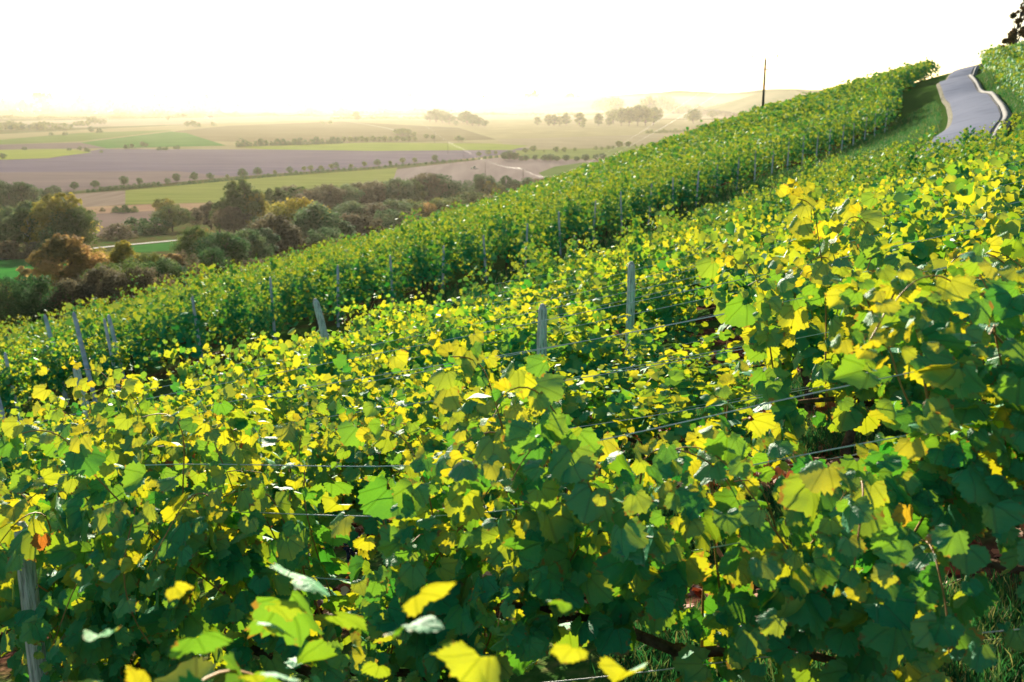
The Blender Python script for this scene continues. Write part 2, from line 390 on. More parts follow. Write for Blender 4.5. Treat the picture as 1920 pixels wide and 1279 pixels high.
def vine_data(r_, nshoot=15, hgt=1.6, L=1.25, lat=1.7, leaf=.105, step=.065, thick=.20, z0=.55):
    """shoots and leaves of one trained vine; x runs along the row"""
    P, Nn, Tp, Sz, Rd, canes = [], [], [], [], [], []
    for s in range(nshoot):
        x0 = (-.5+(s+.5)/nshoot)*L*1.05 + r_.normal(0, .04); p = np.array([x0, r_.normal(0, .04), r_.uniform(z0, z0+.3)])
        sd = r_.choice([-1, 1]); top = hgt*r_.uniform(.84, 1.06)+ (.16 if r_.random() < .12 else 0)
        d = np.array([r_.normal(0, .18), sd*r_.uniform(.02, .25), 1.]); pts = [p.copy()]
        ln = 0; mx = (top-.6)*r_.uniform(1.05, 1.75)
        side_k = 1
        while ln < mx:
            if p[2] > top: d += np.array([r_.normal(0, .12), sd*.28, -.5])
            elif abs(p[1]) > thick: d[1] -= .2*np.sign(p[1])
            d += r_.normal(0, .08, 3); d /= np.linalg.norm(d)
            p = p + d*step; ln += step; pts.append(p.copy()); side_k = -side_k
            age = ln/mx
            nl = 1 + r_.poisson(lat*(1-age*.6))
            for q in range(nl):
                o = np.array([r_.normal(0, .06), side_k*sd*abs(r_.normal(.07, .07)) if q == 0 else r_.normal(0, .11), r_.normal(0, .05)])
                lp = p+o
                outs = np.sign(lp[1]) if abs(lp[1]) > .03 else r_.choice([-1, 1])
                n_ = np.array([r_.normal(0, .5), outs*r_.uniform(.2, 1.2), r_.uniform(.0, 1.0)])+r_.normal(0, .25, 3)
                t_ = np.array([r_.normal(0, .5), outs*.45, r_.uniform(-1.1, .1)])
                sz = leaf*r_.uniform(.5, 1.38)*(1.0 if q == 0 else .8)*(1-.5*max(0, age-.7)/.3)
                P.append(lp); Nn.append(n_); Tp.append(t_); Sz.append(sz)
                Rd.append(np.clip(r_.beta(2.2, 3.2)*.76 + .25*max(0, age-.6) + (.35 if r_.random() < .02 else 0), 0, 1))
        # tip
        for q in range(4):
            P.append(p+r_.normal(0, .03, 3)); Nn.append(r_.normal(0, 1, 3)+[0, 0, .4]); Tp.append(d+r_.normal(0, .6, 3)); Sz.append(leaf*r_.uniform(.25, .45)); Rd.append(.8)
        canes.append(np.array(pts))
    return [np.array(a) for a in (P, Nn, Tp, Sz, Rd)] + [canes]
def wood_mesh(r_, canes, L, every=1, seg=5):
    t = MB(); z = np.linspace(-.15, .62, 9)
    tw = np.column_stack([.035*np.sin(z*7+r_.uniform(0, 6))+r_.normal(0, .008, 9), .03*np.cos(z*6+r_.uniform(0, 6)), z])
    t.tube(tw, np.linspace(.034, .022, 9)*r_.uniform(.9, 1.25, 9), 7)
    hd = tw[-1]
    for s in (-1, 1):
        x = np.linspace(0, s*L*.52, 7); t.tube(np.column_stack([hd[0]+x, hd[1]+r_.normal(0, .01, 7), .6+.08*np.sin(abs(x)*4)]), np.linspace(.019, .009, 7), 5)
    c = MB()
    for k, p in enumerate(canes):
        if k % every == 0:
            q = np.repeat(p, 2, 0)[:-1].copy(); q[1::2] = (p[1:]+p[:-1])/2
            for _ in range(3): q[1:-1] = (q[:-2]+q[1:-1]*2+q[2:])/4
            q = q if every == 1 else q[::3]
            c.tube(q, np.linspace(.0046, .0018, len(q)), 4, cap=False)
    return t, c
def bunch_mesh(r_):
    bm = bmesh.new()
    for i in range(80):
        z = -r_.uniform(0, .16); rad = (.030*(1-(-z/.17)**1.5)+.004)*r_.uniform(.5, 1); a = r_.uniform(0, 6.28)
        bmesh.ops.create_icosphere(bm, subdivisions=2, radius=.009, matrix=Matrix.Translation((rad*math.cos(a), rad*math.sin(a), z)))
    for f in bm.faces: f.smooth = True
    me = bpy.data.meshes.new('grape_bunch'); bm.to_mesh(me); bm.free(); me.materials.append(M['grape']); return me

PROTO = {0: [], 1: [], 2: []}
def make_protos(lod, n, **kw):
    for i in range(n):
        r_ = np.random.default_rng(100*lod+i+5)
        P, Nn, Tp, Sz, Rd, canes = vine_data(r_, **kw)
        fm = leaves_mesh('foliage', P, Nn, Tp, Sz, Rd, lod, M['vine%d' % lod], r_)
        t, c = wood_mesh(r_, canes, kw.get('L', 1.25), 1 if lod == 0 else 2)
        to = t.build('trunk', M['bark']); tm = to.data; bpy.data.objects.remove(to)
        co = c.build('cane', M['cane']); cm = co.data; bpy.data.objects.remove(co)
        print('leaves', lod, len(P))
        PROTO[lod].append((fm, tm, cm))
make_protos(0, 7, nshoot=17, lat=4.0, leaf=.1, z0=.42, thick=.27, hgt=1.27)
make_protos(1, 7, nshoot=17, lat=3.7, leaf=.095, z0=.45, thick=.27, hgt=1.3)
make_protos(2, 6, nshoot=15, lat=2.8, z0=.28, leaf=.12, step=.085, hgt=1.6, thick=.38)
BUNCH = bunch_mesh(np.random.default_rng(3))
def vine(x, y, lod, rz, group, sc=1.0, hz=1.0, parts=True):
    i = int(rng.integers(len(PROTO[lod]))); fm, tm, cm = PROTO[lod][i]
    e = empty('grapevine', (x, y, float(H(x, y))), rz + (math.pi if rng.random() < .5 else 0), (sc, sc, sc*hz))
    e['category'] = 'grapevine'; e['group'] = group
    link('foliage', fm, e)
    link('trunk', tm, e)
    if parts: link('cane', cm, e)
    return e
ROWANG = math.atan2(ROW_R[1], ROW_R[0])

def visible_px(x, y, z, m=60, my=0):
    X, Y, zc = proj((x, y, z)); return zc > .3 and -m < X < 1920+m and Y < 1279+m*2+my, X, Y, zc

# --- near block
NEAR = []
CELL = 1.2
for i in range(0, 26):
    offn = ROW_0 + i*ROW_S
    base = ROW_N*offn
    cells = []
    for k in range(-60, 60):
        s = k*CELL + (i*.37 % CELL)
        p = base + ROW_R*s - (ROW_N*.25 if i == 0 else 0)
        if side(p, NB_P, NB_D) < .5: continue
        if i == 0 and s < .2: continue           # the nearest row stops left of the camera
        z = float(H(*p))
        ok, X, Y, zc = visible_px(p[0], p[1], z+1.2, 60+1150/max(1, math.hypot(*p)), 1500)
        if not ok or math.hypot(*p) > 30: continue
        if i == 1 and s < -2.1: continue
        lim = 1.0
        for qx, qz, qw, qy in ((1184, 8.6, 8, 615), (1017, 7.2, 22, 690), (1300, 9.6, 0, 625), (640, 12.5, 20, 590)):
            if abs(X-qx) < qw+.62*F/zc and zc < qz+.4 and zc > 1.5:
                gy_ = proj((p[0], p[1], z))[1]; ty = proj((p[0], p[1], z+1.55))[1]
                lim = min(lim, (gy_-qy)/(gy_-ty))
        if lim < .58: continue
        cells.append((X, p, zc, lim))
    cells.sort(key=lambda c: c[0])
    for j, (X, p, zc, lim) in enumerate(cells):
        if i >= 2 and rng.random() < .05: continue
        dd = math.hypot(*p); lod = 0 if dd < 5.6 else (1 if dd < 15 else 2)
        e = vine(p[0]+rng.normal(0, .03), p[1]+rng.normal(0, .03), lod, ROWANG, 'vines of the %s row from the camera' % ordw(i+1) if i else 'vines of the nearest row',
                 sc=((1.0 if lod < 2 else .95) if i else 1.32), hz=rng.uniform(.9, 1.07)*(.97 if i else .84)*lim)
        if i == 1 and j == len(cells)-1:
            for c in e.children:
                if c.name.startswith('foliage') or c.name.startswith('cane'): c.location.z = .42; c.scale.z = .8
        NEAR.append((i, X, e))
for i in sorted({n[0] for n in NEAR}):
    row = sorted([n for n in NEAR if n[0] == i], key=lambda n: n[1])
    for j, (_, X, e) in enumerate(row):
        nm = 'nearest row' if i == 0 else '%s row from the camera' % ordw(i+1)
        e['label'] = 'backlit yellow-green grapevine, %s in the %s' % ('leftmost' if j == 0 else ordw(j+1)+' from the left', nm)
print('near vines', len(NEAR))
# --- the road's centre line
def smoothc(P, n):
    P = np.array(P); out = []
    Q = np.vstack([2*P[0]-P[1], P, 2*P[-1]-P[-2]])
    for i in range(1, len(Q)-2):
        for t in np.linspace(0, 1, n, endpoint=False):
            p0, p1, p2, p3 = Q[i-1:i+3]
            out.append(.5*((2*p1)+(-p0+p2)*t+(2*p0-5*p1+4*p2-p3)*t*t+(-p0+3*p1-3*p2+p3)*t**3))
    out.append(P[-1]); return np.array(out)
rc = smoothc([tuple(pt(*q)[:2]) for q in ROADPX], 12)
rc = np.vstack([[rc[0] + (rc[0]-rc[3])/np.linalg.norm(rc[0]-rc[3])*k for k in range(14, 0, -1)], rc, [rc[-1] + (rc[-1]-rc[-4])/np.linalg.norm(rc[-1]-rc[-4])*k*1.5 for k in range(1, 12)]])
for _ in range(30): rc[1:-1] = (rc[:-2]+2*rc[1:-1]+rc[2:])/4
def road_d(p): return float(np.hypot(rc[:, 0]-p[0], rc[:, 1]-p[1]).min())
# --- far block
FS = 1.92; FARC = []
f0 = float(FB_P @ ROW_N)
for i in range(-26, 46):
    offn = f0 + i*FS
    # start of the row on the block's edge
    den = FB_D @ ROW_N; t = (offn - f0)/den
    st = FB_P + FB_D*t
    if i > 22: st = st + ROW_R*(-(i-22)*.55)      # near the crest the block follows the road
    for k in range(0, 75):
        p = st + ROW_R*(k*1.25+.3)
        if p[1] < 6 or side(p, NB_P, NB_D) > -4.2: continue
        if road_d(p) < 4.4: continue
        if p[0] > np.interp(p[1], rc[:, 1], rc[:, 0]): continue
        z = float(H(*p)); ok, X, Y, zc = visible_px(p[0], p[1], z+1.5, 60)
        if not ok or z < -15.5 - .02*p[1]: continue
        FARC.append((zc, X, p[0], p[1], i, k))
FARC.sort()
print('far vines', len(FARC))
FARL = []
nfar = max(0, 300-len(NEAR))
def far_label(i, k):
    if k == 0: return None
for (zc, X, x, y, i, k) in FARC[:nfar]:
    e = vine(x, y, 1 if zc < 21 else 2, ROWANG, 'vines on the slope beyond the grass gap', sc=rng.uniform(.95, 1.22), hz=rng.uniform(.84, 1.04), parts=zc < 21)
    FARL.append((X, zc, e, k))
FARL.sort(key=lambda t: t[0])
q = 0
for (X, zc, e, k) in FARL:
    if k == 0:
        q += 1; e['label'] = 'dark-sided grapevine ending its row at the grass gap, %s from the left' % ordw(q) if q > 1 else 'leftmost dark-sided grapevine ending its row at the grass gap'
        e['group'] = 'vines at the row ends beside the grass gap'
    else:
        e['label'] = 'small sunlit grapevine further down a row on the slope beyond the grass gap'
# the rest of the block: too many to stand alone
def mass(cells, name, label, leafs=210):
    r_ = np.random.default_rng(77); Ps = []; Ns = []; Ts = []; Sz = []; Rd = []
    wood = MB()
    for (zc, X, x, y, i, k) in cells:
        n = int(leafs*np.clip(45/zc, .55, 1.2)); g = float(H(x, y)); s_ = .15*np.clip(zc/50, .9, 1.8)
        a = r_.uniform(-.65, .65, n); hh = 1.95*r_.uniform(.84, 1.14)
        zz = .12 + (hh-.12)*np.sqrt(r_.uniform(0, 1, n)); b = r_.normal(0, .26, n)*(1+.5*(zz > 1.3))
        zz += np.where(r_.random(n) < .06, r_.uniform(.1, .35, n), 0)
        P = np.stack([x + ROW_R[0]*a + ROW_N[0]*b, y + ROW_R[1]*a + ROW_N[1]*b, g + zz + .0*a], 1)
        so_ = np.sign(b+1e-6)
        nr = np.stack([ROW_N[0]*so_*.6, ROW_N[1]*so_*.6, r_.uniform(.1, 1, n)], 1) + r_.normal(0, .45, (n, 3))
        tp = r_.normal(0, .6, (n, 3)) + [0, 0, -.4]
        Ps.append(P); Ns.append(nr); Ts.append(tp); Sz.append(s_*r_.uniform(.6, 1.25, n)); Rd.append(np.clip(r_.beta(2.2, 3.6, n)*.85 + .06*(zz > 1.5), 0, 1))
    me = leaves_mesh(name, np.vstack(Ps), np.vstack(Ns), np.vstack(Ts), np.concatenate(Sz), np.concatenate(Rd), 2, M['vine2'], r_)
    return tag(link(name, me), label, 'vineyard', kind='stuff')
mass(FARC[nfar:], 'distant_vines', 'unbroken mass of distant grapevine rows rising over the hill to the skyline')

# upper right block above the road, beyond the verge
UR = []
for i in range(0, 10):
    for k in range(0, 60):
        b0 = pt(1852, 141, 100)[:2]; d1 = (pt(1930, 200, 52)[:2]-b0); d1 /= np.linalg.norm(d1); nn = np.array([-d1[1], d1[0]])
        if nn[0] < 0: nn = -nn
        p = b0 + d1*(k*1.2-4) + nn*(max(i, 0)*1.9)
        if road_d(p) < 2.5 or p[0] < np.interp(p[1], rc[:, 1], rc[:, 0]): continue
        z = float(H(*p)); ok, X, Y, zc = visible_px(p[0], p[1], z+1.5, 80)
        if ok: UR.append((zc, X, p[0], p[1], i, k))
UR.sort()
print('upper right', len(UR)); import sys; sys.stderr.write('UR %d\n' % len(UR))
urang = math.atan2(d1[1], d1[0]); _sv = (ROW_R, ROW_N); ROW_R, ROW_N = d1, nn
mass(UR, 'hilltop_vines', 'band of grapevines on the bank above the right side of the road', 260)
ROW_R, ROW_N = _sv

# ------------------------------------------------------------------ posts and wires
def post(x, y, h, r, group, label, lean=0, mat='post', name='vine_post', cat='post', sharp=True):
    t = MB(); z = np.array([-.3, 0, h*.3, h*.6, h*.85, h*.97, h]); rr = r*np.array([1.05, 1.05, 1, .95, .92, .82, .35 if sharp else .7])
    r_ = np.random.default_rng(int(abs(x*100)+abs(y*10)))
    xx = lean*z + r_.normal(0, r*.07, 7)
    t.tube(np.column_stack([xx, r_.normal(0, r*.05, 7), z]), rr, 9)
    g = float(H(x, y)); o = t.build(name, M[mat], smooth=False); o.location = (x, y, g)
    tag(o, label, cat, group); return o
def post_px(px, py_top, zc, h, r, group, label, lean=0, mat='post'):
    p = pt(px, py_top, zc); g = float(H(p[0], p[1])); return post(p[0], p[1], p[2]-g, r, group, label, lean, mat)
G = 'weathered posts among the near rows'
post_px(1184, 490, 8.6, 0, .04, G, 'tall pale grey weathered post standing right of centre with wires stapled across it')
post_px(1017, 570, 7.2, 0, .04, G, 'cracked grey weathered post just below the taller one, in the middle of the near vines')
post_px(38, 978, 3.15, 0, .031, G, 'dark thick weathered post among the leaves at the left edge')
post_px(643, 560, 12.5, 0, .05, G, 'short leaning grey post top poking out at the edge of the near rows', lean=-.2)
post_px(180, 686, 11.5, 0, .05, G, 'small dark leaning post top at the left end of the near rows', lean=-.15)
#post_px(1458, 560, 4.7, 0, .035, G, 'grey post half buried in the leaves on the right')
post_px(1120, 500, 14.5, 0, .05, G, 'small grey post tip at the far edge of the near rows')
for i in range(2, 16, 2):
    p = ROW_N*(ROW_0+i*ROW_S) + ROW_R*(-3.3-1.2*i*.3)
    X, Y, zc = proj((p[0], p[1], float(H(*p))+1.4))
# end posts of the far rows
cnt = 0; posts = []
for i in range(-26, 34):
    offn = f0 + i*FS; t = (offn-f0)/(FB_D @ ROW_N); st = FB_P + FB_D*t
    if i > 22: st = st + ROW_R*(-(i-22)*.55)
    p = st - ROW_R*.28
    ok, X, Y, zc = visible_px(p[0], p[1], float(H(*p))+.5, 10)
    if ok and p[1] > 6 and side(p, NB_P, NB_D) < -4.2 and zc < 80 and road_d(p) > 4.7 and p[0] < np.interp(p[1], rc[:, 1], rc[:, 0]): posts.append((X, p, zc))
posts.sort(key=lambda q: q[0])
for j, (X, p, zc) in enumerate(posts):
    post(p[0], p[1], 1.5+.1*math.sin(j*7), .034, 'pale row-end posts along the grass gap',
         ('leftmost' if j == 0 else ordw(j+1)+' from the left')+' of the pale posts ending the rows beside the grass gap', lean=.05*math.sin(j*3.3)-(.1 if X < 420 else 0), mat='postw')
mid = []
for (px, py, zc) in ((108, 590, 20.3), (163, 585, 18.6), (224, 590, 20.0), (2, 690, 16.5)):
    p = pt(px, py, zc); mid.append(p)
for j, p in enumerate(mid):
    post(p[0], p[1], p[2]-float(H(p[0], p[1])), .045, 'slanting posts in the first far row',
         ['thin slanting post left of the thick one in the yellowing vines on the left', 'thickest slanting blue-grey post in the yellowing vines on the left', 'thin slanting post right of the thick one in the yellowing vines on the left', 'slanting post cut by the left edge of the picture'][j], lean=-.14, mat='postw')

def wire(p, q, label, group, r=.0016, n=14, sag=0.0, follow=None):
    t = MB(); u = np.linspace(0, 1, n); P = np.array(p)[None]*(1-u[:, None]) + np.array(q)[None]*u[:, None]
    if follow is not None: P[:, 2] = H(P[:, 0], P[:, 1]) + follow
    P[:, 2] -= sag*4*u*(1-u)
    t.tube(P, r, 5); o = t.build('trellis_wire', M['wire'])
    return tag(o, label, 'wire', group)
for i in range(0, 9):
    rowp = sorted([n for n in NEAR if n[0] == i], key=lambda n: n[1])
    if len(rowp) < 2: continue
    a = np.array(rowp[0][2].location)[:2]; b = np.array(rowp[-1][2].location)[:2] - ROW_R*(1.2 if i else .1)
    if i == 1: b = b - ROW_R*.9
    for hh, nm in ((.55, 'lowest'), (.9, 'second lowest'), (1.12, 'upper'), (1.3, 'topmost')):
        if hh == .9 and i > 3: continue
        wire(a, b, nm+' galvanised wire strung through the '+('nearest row' if i == 0 else ordw(i+1)+' vine row from the camera'), 'trellis wires of the near rows', follow=hh, n=40) if False else None
        A3 = (a[0], a[1], 0); B3 = (b[0], b[1], 0)
        wire(A3, B3, nm+' thin steel wire strung through the '+('nearest row' if i == 0 else ordw(i+1)+' vine row from the camera'), 'trellis wires of the near rows', follow=hh+.01*math.sin(i*5+hh*9), n=40, r=.0018 if i < 3 else .0024)

# ------------------------------------------------------------------ road with concrete gutter
tg = np.gradient(rc, axis=0); tg /= np.linalg.norm(tg, axis=1)[:, None]; nrmr = np.stack([tg[:, 1], -tg[:, 0]], 1)   # to the right
def ribbon(name, cl, nr, offs, zs, mat, zbase=.05, kind='structure'):
    m = len(offs); P = []
    for o_, z_ in zip(offs, zs):
        q = cl + nr*o_; zc_ = H(q[:, 0], q[:, 1]); P.append(np.column_stack([q, zc_+zbase+z_]))
    P = np.stack(P, 1); n = len(cl); V = P.reshape(-1, 3)
    Fq = [(i*m+j, i*m+j+1, (i+1)*m+j+1, (i+1)*m+j) for i in range(n-1) for j in range(m-1)]
    me = npmesh(name, V, np.array(Fq), mat, smooth=False)
    return tag(link(name, me), kind=kind)
# flatten the ground under the road: raise the bed a little above the hillside
M['asphalt'] = noise_mat('pale_worn_asphalt', (.14, .155, .20), (.20, .215, .27), .5, .96, .05, c3=(.17, .185, .235), detail=10)
M['concrete'] = noise_mat('gutter_concrete', (.12, .12, .12), (.22, .22, .21), 3, .9, .3)
M['gravel'] = noise_mat('road_shoulder', (.13, .13, .08), (.30, .28, .24), 6, .95, .4)
ribbon('road', rc, nrmr, np.linspace(-1.08, 1.08, 7), [.02, .05, .06, .07, .06, .05, .02], M['asphalt'], .15)
ribbon('road_shoulder', rc, nrmr, [-1.4, -1.25, -1.05], [-.25, -.05, .0], M['gravel'], .12)
ribbon('road_gutter', rc, nrmr, [1.09, 1.1, 1.24, 1.26, 1.4, 1.41, 1.6], [.03, -.03, -.03, .04, .04, .0, -.15], M['concrete'], .2)

# grass verges: blades and tufts as ground cover
def blades(name, pts, mat, hgt, r_, width=.006, kind='stuff', per=6, label=None):
    n = len(pts)*per; b = np.repeat(pts, per, 0) + np.column_stack([r_.normal(0, .05, n), r_.normal(0, .05, n), np.zeros(n)])
    a = r_.uniform(0, 6.28, n); h = hgt*r_.uniform(.5, 1.3, n); w_ = width*r_.uniform(.7, 1.4, n)
    lx, ly = r_.normal(0, .35, n)*h, r_.normal(0, .35, n)*h
    dx, dy = np.cos(a)*w_, np.sin(a)*w_
    V = np.stack([b-np.column_stack([dx, dy, np.zeros(n)]), b+np.column_stack([dx, dy, np.zeros(n)]),
                  b+np.column_stack([lx*.4+dx*.7, ly*.4+dy*.7, h*.6]), b+np.column_stack([lx*.4-dx*.7, ly*.4-dy*.7, h*.6]),
                  b+np.column_stack([lx, ly, h*.95])], 1).reshape(-1, 3)
    i = np.arange(n)[:, None]*5
    Fq = np.concatenate([i+[0, 1, 2], i+[0, 2, 3], i+[3, 2, 4]])
    me = npmesh(name, V, Fq, mat, np.repeat(r_.uniform(0, 1, n), 5))
    return tag(link(name, me), label, 'grass', kind=kind)
GS = [(0, (.008, .06, .03)), (.6, (.015, .09, .03)), (.9, (.09, .14, .04)), (1, (.25, .2, .1))]
GTs = [(0, (.03, .2, .05)), (.6, (.06, .26, .05)), (1, (.3, .3, .08))]
M['grass'] = leaf_mat('grass_blade', GS, GTs, .25, .1, .7)
r_ = np.random.default_rng(11)
pts = []
for _ in range(60000):
    x, y = r_.uniform(-1, 5), r_.uniform(1.5, 9)
    o_ = ((x*ROW_N[0]+y*ROW_N[1])-ROW_0)/ROW_S; s_ = abs(o_-round(o_))*ROW_S
    if s_ > .38 and x > y*.12 and x < y*.62+.4: pts.append((x, y))
pts = np.array(pts[:15000]); blades('alley_grass', np.column_stack([pts, H(pts[:, 0], pts[:, 1])]), M['grass'], .11, r_, .0032, label='short green grass in the alleys between the near rows')
pts = []
while len(pts) < 30000:
    t = r_.uniform(-32, 62); q = FB_P + FB_D*t; q = q + np.array([FB_D[1], -FB_D[0]])*r_.uniform(-.6, 12)
    if side(q, NB_P, NB_D) < -.3 and q[1] > 8 and (q[1] < 30 or road_d(q) > 1.7): pts.append(q)
pts = np.array(pts); blades('verge_grass', np.column_stack([pts, H(pts[:, 0], pts[:, 1])]), M['grass'], .2, r_, .012, per=4, label='green grass on the verge between the two vineyard blocks and the road')
# fallen leaves under the near rows
n = 5200; P = []
while len(P) < n:
    x, y = r_.uniform(-2.5, 6.5), r_.uniform(1.2, 12)
    o_ = ((x*ROW_N[0]+y*ROW_N[1])-ROW_0)/ROW_S; s_ = abs(o_-round(o_))*ROW_S
    if r_.random() < math.exp(-(s_/.34)**2) and x < y*.62+.4 and x > -y*.3: P.append((x, y))
P = np.array(P); P3 = np.column_stack([P, H(P[:, 0], P[:, 1])+.012+r_.uniform(0, .02, n)])
FD = [(0, (.10, .03, .02)), (.4, (.28, .07, .035)), (.7, (.42, .16, .07)), (.9, (.5, .32, .2)), (1, (.6, .45, .3))]
M['dead'] = leaf_mat('fallen_leaf', FD, [(p, (c[0]*.9, c[1]*.7, c[2]*.5)) for p, c in FD], .2, .3, .7)
tag(link('fallen_leaves', leaves_mesh('fallen_leaves', P3, r_.normal(0, .45, (n, 3))+[0, 0, 1], r_.normal(0, 1, (n, 3)), r_.uniform(.05, .1, n), r_.uniform(0, 1, n), 1, M['dead'], r_)),
    'red-brown fallen vine leaves littering the soil strips under the near rows', 'leaf litter', kind='stuff')
# grape bunches hanging in the right of the near rows
n_ok = lambda e: rng.random() < .4
for e in [n[2] for n in NEAR if n[0] in (1, 2)]:
    for _ in range(2 if n_ok(e) else 0):
        b = link('grape_bunch', BUNCH, e); b.location = (rng.uniform(-.4, .4), rng.choice([-1, 1])*rng.uniform(.05, .16), rng.uniform(.5, .62))
        b.scale = (1.1,)*3

# ------------------------------------------------------------------ utility pole on the slope
pp = pt(1430, 207, 112); topz = pt(1430, 112, 112)[2]; gz = float(H(pp[0], pp[1])); 
e = empty('utility_pole', (pp[0], pp[1], gz)); tag(e, 'tall dark tapered wooden utility pole standing behind the vineyard skyline', 'utility pole')
hh = topz-gz
t = MB(); t.tube([(0, 0, -.5), (0, 0, hh*.5), (0, 0, hh)], [.17, .14, .10], 12); t.build('pole', M['pole'], e)
t = MB(); t.box((0, 0, hh+.12), (2.9, .05, .05)); t.box((0, 0, hh+.05), (.12, .12, .1)); t.build('crossarm', M['arm'] if 'arm' in M else M['post'], e, smooth=False)
for sx in (-1.45, -.1, 1.3):
    t = MB(); t.tube([(sx, 0, hh+.18), (sx, 0, hh+.3), (sx, 0, hh+.36), (sx, 0, hh+.45)], [.03, .07, .05, .08], 10); t.build('insulator', M['concrete'], e)
hh_up = hh
t = MB(); t.box((.1, 0, hh-1.1), (.75, .12, .08)); t.build('bracket', M['pole'], e, smooth=False)

# ------------------------------------------------------------------ the valley: fields draped on its floor
def field(name, poly, c1, c2, lift=.15, scale=.02, stripes=None, c3=None, kind='structure'):
    P = [vhit(x, y) for x, y in poly]
    bm = bmesh.new(); vs = [bm.verts.new((p[0], p[1], 0)) for p in P]
    f = bm.faces.new(vs)
    ys = [p[1] for p in P]; y0, y1 = min(ys), max(ys)
    step = 12 if y0 < 500 else (60 if y0 < 1200 else 300)
    y = y0+step
    while y < min(y1, 900):
        bmesh.ops.bisect_plane(bm, geom=bm.verts[:]+bm.edges[:]+bm.faces[:], plane_co=(0, y, 0), plane_no=(0, 1, 0)); y += step
    xs = [p[0] for p in P]; x = min(xs)+20
    while x < max(xs) and y0 < 600:
        bmesh.ops.bisect_plane(bm, geom=bm.verts[:]+bm.edges[:]+bm.faces[:], plane_co=(x, 0, 0), plane_no=(1, 0, 0)); x += 20
    bmesh.ops.triangulate(bm, faces=bm.faces[:])
    vv = np.array([v.co[:] for v in bm.verts]); z = H(vv[:, 0], vv[:, 1])
    for v, zz in zip(bm.verts, z): v.co.z = float(zz)+lift
    bmesh.ops.recalc_face_normals(bm, faces=bm.faces)
    me = bpy.data.meshes.new(name); bm.to_mesh(me); bm.free()
    for p in me.polygons: 
        if p.normal.z < 0: me.flip_normals(); break
    c1, c2 = [tuple(v*.6 for v in c) for c in (c1, c2)]
    m = noise_mat(name+'_soil', c1, c2, scale, .95, 0, 8, c3, stretch=stripes); me.materials.append(m)
    return tag(link(name, me), kind=kind)
PUR = ((.14, .12, .17), (.20, .17, .225)); PINK = ((.24, .17, .15), (.32, .23, .20)); TAN = ((.25, .23, .12), (.34, .31, .16))
GR = ((.10, .17, .04), (.15, .23, .055)); YG = ((.24, .30, .06), (.32, .38, .08)); DG = ((.04, .16, .03), (.07, .22, .045)); BR = ((.15, .135, .07), (.21, .19, .10))
L = .12
field('far_field', [(-200, 262), (500, 226), (1000, 222), (1500, 226), (1700, 300), (900, 300), (-200, 300)], *TAN, lift=L)
field('far_field', [(-200, 232), (700, 214), (1500, 212), (1500, 222), (600, 226), (-200, 250)], (.30, .26, .17), (.40, .36, .25), lift=L*2)
field('field', [(430, 236), (640, 228), (860, 240), (930, 262), (700, 270), (300, 264), (330, 246)], *BR, lift=L*2, scale=.02, stripes=(.3, 1, 1, -.2))
field('field', [(150, 268), (320, 247), (350, 250), (425, 274), (200, 279)], *DG, lift=L*3)
field('field', [(-60, 268), (150, 250), (330, 244), (150, 266), (-60, 274)], *GR, lift=L*4)
field('field', [(-80, 274), (150, 268), (200, 279), (-80, 283)], (.16, .13, .13), (.2, .16, .16), lift=L*4)
field('field', [(-100, 303), (90, 298), (190, 280), (480, 281), (1000, 278), (950, 290), (820, 304), (640, 318), (430, 332), (330, 322), (-100, 325)], *PUR, lift=L*2, scale=.06, stripes=(.25, 1, 1, .12))
field('field', [(-100, 325), (330, 322), (430, 332), (300, 346), (100, 362), (-100, 368)], (.18, .145, .15), (.26, .20, .19), lift=L*3, scale=.06, stripes=(.25, 1, 1, .12))
field('field', [(-40, 284), (60, 280), (130, 280), (172, 287), (90, 297), (20, 300), (-40, 302)], *YG, lift=L*4)
field('field', [(440, 276), (700, 268), (920, 270), (990, 274), (960, 282), (700, 284), (500, 281)], (.20, .27, .05), (.28, .35, .07), lift=L*4)
field('field', [(930, 262), (1300, 250), (1340, 262), (1200, 276), (1000, 280), (950, 274)], (.27, .24, .15), (.33, .29, .18), lift=L*3)
field('field', [(965, 283), (1100, 280), (1230, 271), (1240, 285), (1120, 299), (985, 299)], (.16, .22, .06), (.22, .28, .08), lift=L*4)
field('field', [(235, 359), (500, 334), (745, 316), (735, 345), (640, 362), (400, 382), (235, 386)], (.19, .24, .06), (.29, .32, .09), lift=L*4, scale=.12, stripes=(.2, 1, 1, .25))
field('field', [(120, 367), (235, 359), (235, 386), (130, 392)], (.25, .19, .16), (.33, .26, .21), lift=L*4, stretch_=0) if False else field('field', [(120, 367), (235, 359), (235, 386), (130, 392)], (.22, .17, .14), (.34, .27, .21), lift=L*4, scale=.35, stripes=(1, .05, 1, .3))
field('field', [(20, 400), (130, 390), (400, 380), (400, 400), (160, 408), (20, 412)], (.34, .20, .15), (.42, .30, .18), lift=L*3, scale=.05)
field('field', [(60, 412), (160, 404), (330, 396), (330, 425), (190, 446), (60, 450)], (.20, .15, .13), (.27, .20, .17), lift=L*5, scale=.03)
field('field', [(745, 318), (940, 296), (1130, 302), (1090, 322), (1000, 340), (900, 352), (700, 350)], (.26, .21, .20), (.34, .28, .26), lift=L*3, scale=.12, stripes=(1, .06, 1, -.5))
field('field', [(1010, 326), (1040, 314), (1095, 306), (1130, 306), (1080, 330), (1020, 334)], *GR, lift=L*5)
field('meadow', [(-160, 505), (0, 488), (90, 478), (130, 500), (110, 560), (0, 560), (-160, 560)], (.04, .20, .04), (.06, .28, .05), lift=.1, scale=.2)
field('meadow', [(230, 463), (350, 452), (350, 470), (240, 475)], (.05, .17, .04), (.07, .22, .05), lift=.1, scale=.2)
